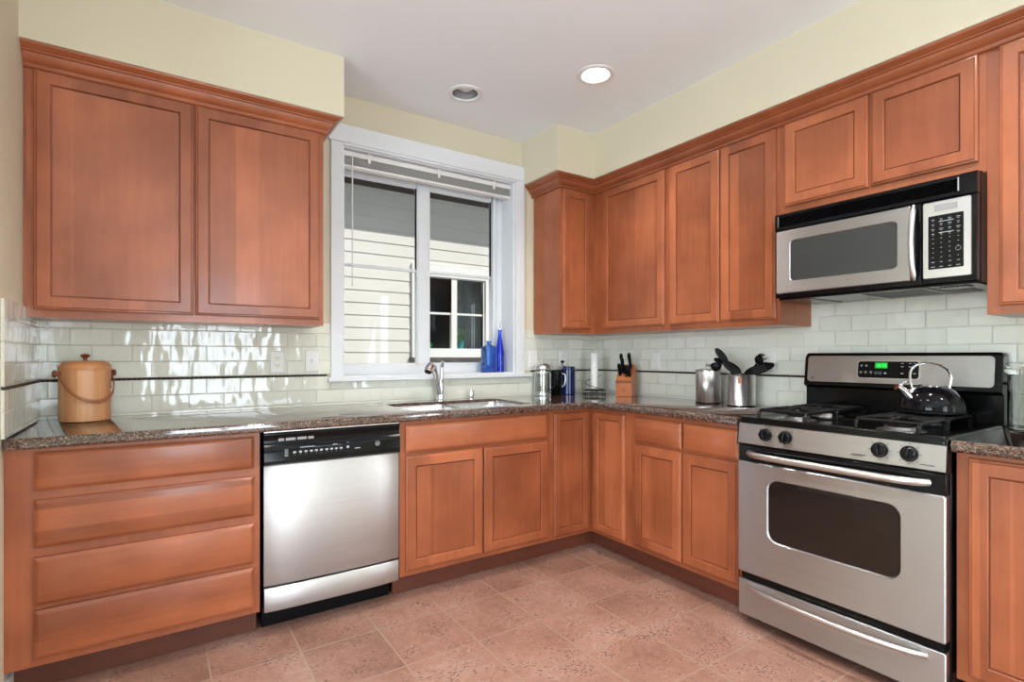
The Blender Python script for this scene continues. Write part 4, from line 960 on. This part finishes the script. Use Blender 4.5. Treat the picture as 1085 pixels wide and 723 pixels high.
# ------------------------------------------------------------------ steel canister and utensil crock
c = thing('steel_canister', 'tall brushed steel canister with knobbed lid left of the utensil crock', 'canister', (-.132, -1.100, Z0))
B = dict(parent=c, world=False)
m = MB(); m.lathe([(0, 0), (.068, 0), (.070, .003), (.070, .186), (.068, .188), (0, .188)], n=48); m.build('body', 'canister_steel', **B)
m = MB(); m.lathe([(.0712, .1885), (.0715, .193), (.068, .197), (.030, .203), (0, .204)], n=48); ld = m.build('lid', 'satin_steel', **B)
m = MB(); m.lathe([(.006, .2035), (.006, .212), (.016, .217), (.018, .223), (.012, .229), (0, .230)], n=24); m.build('lid_knob', 'satin_steel', ld, world=False)
m = MB(); m.lathe([(.0685, .0006), (.0712, .0006), (.0712, .006), (.0705, .007)], n=48)
for f in [f for f in m.bm.faces if len(f.verts) > 4]: m.bm.faces.remove(f)
m.build('base_ring', 'black_plastic', **B)
cc = Vector((-.145, -1.322, Z0))
c = thing('utensil_crock', 'open steel crock full of black cooking utensils beside the range', 'utensil holder', cc)
B = dict(parent=c, world=False)
m = MB(); m.lathe([(0, .0), (.069, 0), (.072, .003), (.072, .170), (.0735, .173), (.0715, .175), (.0695, .172), (.0690, .006), (0, .005)], n=48); m.build('body', 'canister_steel', **B)
m = MB(); m.lathe([(.0705, .0005), (.0732, .0005), (.0732, .006), (.0722, .007)], n=48)
for f in [f for f in m.bm.faces if len(f.verts) > 4]: m.bm.faces.remove(f)
m.build('base_ring', 'black_plastic', **B)
m = MB()
fd = Vector((-.8395, -.5434, 0)); a0 = math.atan2(fd.y, fd.x)
m.loops([[((.0726+th)*math.cos(a0+.10*s-.10), (.0726+th)*math.sin(a0+.10*s-.10), z) for s, z in ((-1.4, .128), (-.7, .128), (0, .128), (.7, .128), (1.4, .128), (1.4, .162), (.7, .162), (0, .162), (-.7, .162), (-1.4, .162))] for th in (0, .0006)]); m.build('sticker', 'tan_bentwood', **B)
lat3 = Vector((.8395*0+.5434, -.8395, 0)); view = -fd      # lateral (picture right) and depth
def W3(lx, dz, z): return cc.xy.to_3d() + lat3*lx + view*dz + Vector((0, 0, z))
def blade(c_, d, n, L, Wd, th=.004, slots=False, cup=0):
    """oval utensil head: centre, long direction, face normal"""
    d = Vector(d).normalized(); n = (Vector(n)-d*Vector(n).dot(d)).normalized(); s = d.cross(n)
    m = MB(); N = 28; rings = []
    for lev, k in ((-th/2, .93), (-th/4, 1), (th/4, 1), (th/2, .93)):
        rings.append([tuple(Vector(c_)+d*(L/2*k*math.cos(2*PI*i/N))+s*(Wd/2*k*math.sin(2*PI*i/N))+n*(lev+cup*(math.cos(2*PI*i/N)**2))) for i in range(N)])
    m.loops(rings); return m, d, n, s
def utensil(label, cat, name, head, d, n, L, Wd, foot, holes=0, cup=0, th=.004):
    k = thing(name, label, cat, tuple(foot), 'black utensils standing in the steel crock')
    m, dd_, nn, ss = blade(head, d, n, L, Wd, th, cup=cup)
    h = m.build('head', 'black_plastic', k)
    tip = Vector(head)-dd_*(L/2*.95)
    m = MB(); mid = (tip*.5+Vector(foot)*.5); m.tube([tuple(tip+dd_*.01), tuple(tip-dd_*.012), tuple(mid), tuple(foot)], [.0055, .0055, .0055, .006], 8); m.build('handle', 'black_plastic', k)
    if holes:
        m = MB()
        for j in range(holes):
            for sd_ in (-1, 1):
                cpt = Vector(head)+ss*((j-(holes-1)/2)*Wd*.24)+nn*sd_*(th/2+.0002)
                m.tube([tuple(cpt-dd_*L*.22), tuple(cpt+dd_*L*.22)], .0016, 6)
        m.build('slot', 'print_dark', h)
    return k
fz = .925
utensil('long black spatula, highest of the utensils leaning left', 'spatula', 'spatula', W3(-.103, .030, 1.195), lat3*-.62+Vector((0, 0, .80)), fd, .105, .040, W3(.020, .0, fz))
utensil('small black spatula behind the ladle, left of the crock', 'spatula', 'spatula', W3(-.112, .045, 1.163), lat3*-.9+Vector((0, 0, .35)), fd+Vector((0, 0, .5)), .070, .034, W3(.025, .015, fz))
utensil('broad black spoon resting on the crock rim at the left', 'spoon', 'cooking_spoon', W3(-.048, -.028, 1.128), lat3*-.80+Vector((0, 0, .56)), fd+Vector((0, 0, .3)), .112, .050, W3(.040, -.005, fz), cup=.006)
utensil('wide slotted black turner leaning right from the crock', 'turner', 'slotted_turner', W3(.090, -.010, 1.120), lat3*.92+Vector((0, 0, .34)), fd+Vector((0, 0, .75)), .160, .062, W3(-.045, -.012, fz), holes=3)
k = thing('ladle', 'round black ladle hanging out at the left of the crock', 'ladle', tuple(W3(.010, -.03, fz)), 'black utensils standing in the steel crock')
lc = W3(-.130, -.020, 1.136); m = MB(); m.lathe([(0, -.030), (.014, -.027), (.025, -.017), (.0305, 0), (.0285, 0), (.023, -.015), (.013, -.0245), (0, -.027)], n=28)
m.rot(Matrix.Translation(lc) @ (fd*-.7+Vector((0, 0, .7))).to_track_quat('Z', 'Y').to_matrix().to_4x4()); m.build('bowl', 'black_gloss', k)
m = MB(); m.tube([tuple(lc+lat3*.026+Vector((0, 0, .008))), tuple(lc+lat3*.05+Vector((0, 0, .018))), tuple(W3(-.045, -.020, 1.120)), tuple(W3(.010, -.03, fz))], .005, 8); m.build('handle', 'black_plastic', k)
k = thing('pasta_fork', 'black toothed pasta fork standing at the right rear of the crock', 'pasta fork', tuple(W3(-.02, .025, fz)), 'black utensils standing in the steel crock')
pc = W3(.096, .035, 1.172); m = MB(); m.lathe([(0, -.026), (.016, -.024), (.027, -.012), (.030, .004), (.0275, .004), (.024, -.010), (.014, -.021), (0, -.023)], n=24)
RM_ = Matrix.Translation(pc) @ (lat3*.9+Vector((0, 0, .25))+fd*.4).to_track_quat('Z', 'Y').to_matrix().to_4x4()
m.rot(RM_); h = m.build('head', 'black_plastic', k)
for i in range(7):
    a = 2*PI*i/7; m = MB(); m.tube([(.0285*math.cos(a), .0285*math.sin(a), 0), (.0285*math.cos(a), .0285*math.sin(a), .014), (.026*math.cos(a), .026*math.sin(a), .026)], [.0032, .003, .0018], 6); m.rot(RM_); m.build('tooth', 'black_plastic', h)
m = MB(); m.tube([tuple(pc-lat3*.018-Vector((0, 0, .022))), tuple(W3(.050, .035, 1.10)), tuple(W3(-.02, .025, fz))], .0055, 8); m.build('handle', 'black_plastic', k)

# ------------------------------------------------------------------ glass jar right of the range
c = thing('glass_jar', 'large clear glass jar with thick rim right of the range', 'jar', (-.165, -2.540, Z0))
B = dict(parent=c, world=False)
m = MB(); m.lathe([(0, 0), (.094, 0), (.100, .006), (.100, .205), (.0985, .210), (.0970, .205), (.0970, .010), (.093, .006), (0, .005)], n=56); m.build('body', 'clear_glass', **B)
m = MB(); m.lathe([(.088, .2105), (.106, .2105), (.109, .218), (.109, .232), (.104, .240), (.060, .243), (0, .244)], n=56); m.build('lid', 'lens_glass', **B)

# ------------------------------------------------------------------ the neighbouring house
NY = 3.5
h = thing('neighbor_house', 'cream clapboard house wall with white window seen through the sink window', 'house', (0, NY, -.6))
def siding():
    m = MB(); z = -.6; p = .1558; zz = 3.110-p*30
    nx0, nx1, nz0, nz1 = .06, 1.30, 1.16, 2.40
    def cb(x0, x1, za, zb):
        m.loops([[(x, NY+y, q) for y, q in ((.03, za), (-.012, za), (.0, zb), (.03, zb))] for x in (x0, x1)])
    for i in range(60):
        a = zz+p*i; b = a+p
        if a < -.7 or a > 3.5: continue
        if b <= nz0 or a >= nz1: cb(-5, 6, a, b)
        else: cb(-5, nx0, a, b); cb(nx1, 6, a, b); 
        if a < nz0 < b: cb(nx0, nx1, a, nz0)
        if a < nz1 < b: cb(nx0, nx1, nz1, b)
    m.build('siding', 'house_siding', h, smooth=0)
siding()
box(-5, 6, NY-.62, NY+.03, 3.560, 3.60).build('eave', 'house_eave_and_sill_shade', h, smooth=0); box(-5, 6, NY-.66, NY-.62, 3.54, 3.70).build('fascia', 'house_white_trim', h, smooth=0); box(-5, 6, NY-.035, NY+.0, 3.32, 3.56).build('frieze_board', 'house_eave_and_sill_shade', h, smooth=0)
# its window: white casing, painted under-sill shade, muntins
wf = MB(); x0, x1, z0, z1 = -.06, 1.34, 1.172, 2.42
g0, g1, g2, g3, q0, q1 = .195, .525, .612, 1.030, 1.292, 2.250
for a, b, p_, q_ in ((x0, .155, z0, z1), (g3+.03, 1.24, z0, z1), (.155, g3+.03, z0, q0-.01), (.155, g3+.03, q1+.01, z1)): wf.box(a, b, NY-.05, NY-.013, p_, q_)
for a, b, p_, q_ in ((.155, g0, q0-.01, q1+.01), (g1, g2, q0-.01, q1+.01), (g3, g3+.03, q0-.01, q1+.01), (g0, g1, q0-.01, q0), (g2, g3, q0-.01, q0), (g0, g1, q1, q1+.01), (g2, g3, q1, q1+.01)): wf.box(a, b, NY-.030, NY+.03, p_, q_)
wn = wf.build('window_casing', 'house_white_trim', h, bevel=.003)
m = MB(); m.box(g0, g1, NY-.015, NY+.012, 1.757, 1.785); m.box(g2, g3, NY-.015, NY+.012, 1.757, 1.785); m.build('muntin', 'house_white_trim', wn, smooth=0)
m = MB(); m.box(x0-.03, 1.27, NY-.075, NY-.013, 1.122, 1.171); m.build('sill', 'house_eave_and_sill_shade', wn, bevel=.004)  # dark strip colours in the shade line below the window
m = MB(); m.box(g0, g1, NY+.014, NY+.017, q0, q1); m.box(g2, g3, NY+.014, NY+.017, q0, q1); m.build('pane', 'window_glass', wn, smooth=0)
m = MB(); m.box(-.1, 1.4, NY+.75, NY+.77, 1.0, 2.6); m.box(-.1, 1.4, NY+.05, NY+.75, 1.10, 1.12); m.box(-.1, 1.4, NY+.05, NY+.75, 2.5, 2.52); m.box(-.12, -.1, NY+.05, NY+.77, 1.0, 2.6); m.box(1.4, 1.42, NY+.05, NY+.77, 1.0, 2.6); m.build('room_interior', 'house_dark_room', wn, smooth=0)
m = MB(); n = 40; a_ = [(.76+(1.36-.76)*i/n, NY+.35+.02*math.sin(i*1.9)) for i in range(n+1)]
m.loops([[(x, y, z) for x, y in a_]+[(x, y+.004, z) for x, y in a_[::-1]] for z in (1.20, 2.45)]); m.build('curtain', 'curtain_grey', wn)
box(.16, 1.06, NY+.03, NY+.20, 1.262, 1.2915).build('inner_stool', 'house_white_trim', wn, smooth=0)
c = thing('potted_plant', 'small leafy plant in turquoise pot in the neighboring window', 'plant', (.735, NY+.11, 1.292))
B = dict(parent=c, world=False)
m = MB(); m.lathe([(0, .0005), (.042, .0005), (.058, .095), (.064, .096), (.064, .112), (.057, .112), (.050, .100), (0, .098)], n=28); m.build('pot', 'turquoise_pot', **B)
m = MB()
for i in range(46):
    a = random.uniform(0, 2*PI); r_ = random.uniform(.02, .095); z = random.uniform(.12, .32); p = Vector((r_*math.cos(a), r_*.6*math.sin(a), z))
    d = Vector((math.cos(a), math.sin(a), random.uniform(-.2, .8))).normalized(); s = d.cross(Vector((0, 0, 1))).normalized(); nn = d.cross(s)
    L, wd = .045, .017
    m.loops([[tuple(p), tuple(p+d*L*.5+s*wd), tuple(p+d*L), tuple(p+d*L*.5-s*wd)], [tuple(p+nn*.002), tuple(p+d*L*.5+s*wd+nn*.001), tuple(p+d*L+nn*.002), tuple(p+d*L*.5-s*wd+nn*.001)]])
    if i % 3 == 0: m.tube([(0, 0, .09), tuple(p*.5+Vector((0, 0, .06))), tuple(p)], .0018, 5)
m.build('foliage', 'leaf_green', **B)
c = thing('mug', 'small green mug in the lower left pane of the neighboring window', 'mug', (.225, NY+.09, 1.292)); B = dict(parent=c, world=False)
m = MB(); m.lathe([(0, .0005), (.034, .0005), (.036, .004), (.036, .085), (.032, .085), (.031, .008), (0, .007)], n=24); m.build('cup', 'green_mug_glaze', **B)
m = MB(); m.tube(smooth_pts([(.035, 0, .070), (.060, 0, .068), (.060, 0, .025), (.035, 0, .020)]), .005, 8); m.build('handle', 'green_mug_glaze', **B)
struct(box(-7, .6, .205, .75, 2.86, 2.98).build('sky_block_eave', 'house_eave_and_sill_shade', smooth=0))  # unseen overhang added to cut sky light on the neighbour's siding
struct(box(-9, 6, .32, NY+2, -.66, -.60).build('ground', 'lawn', smooth=0))
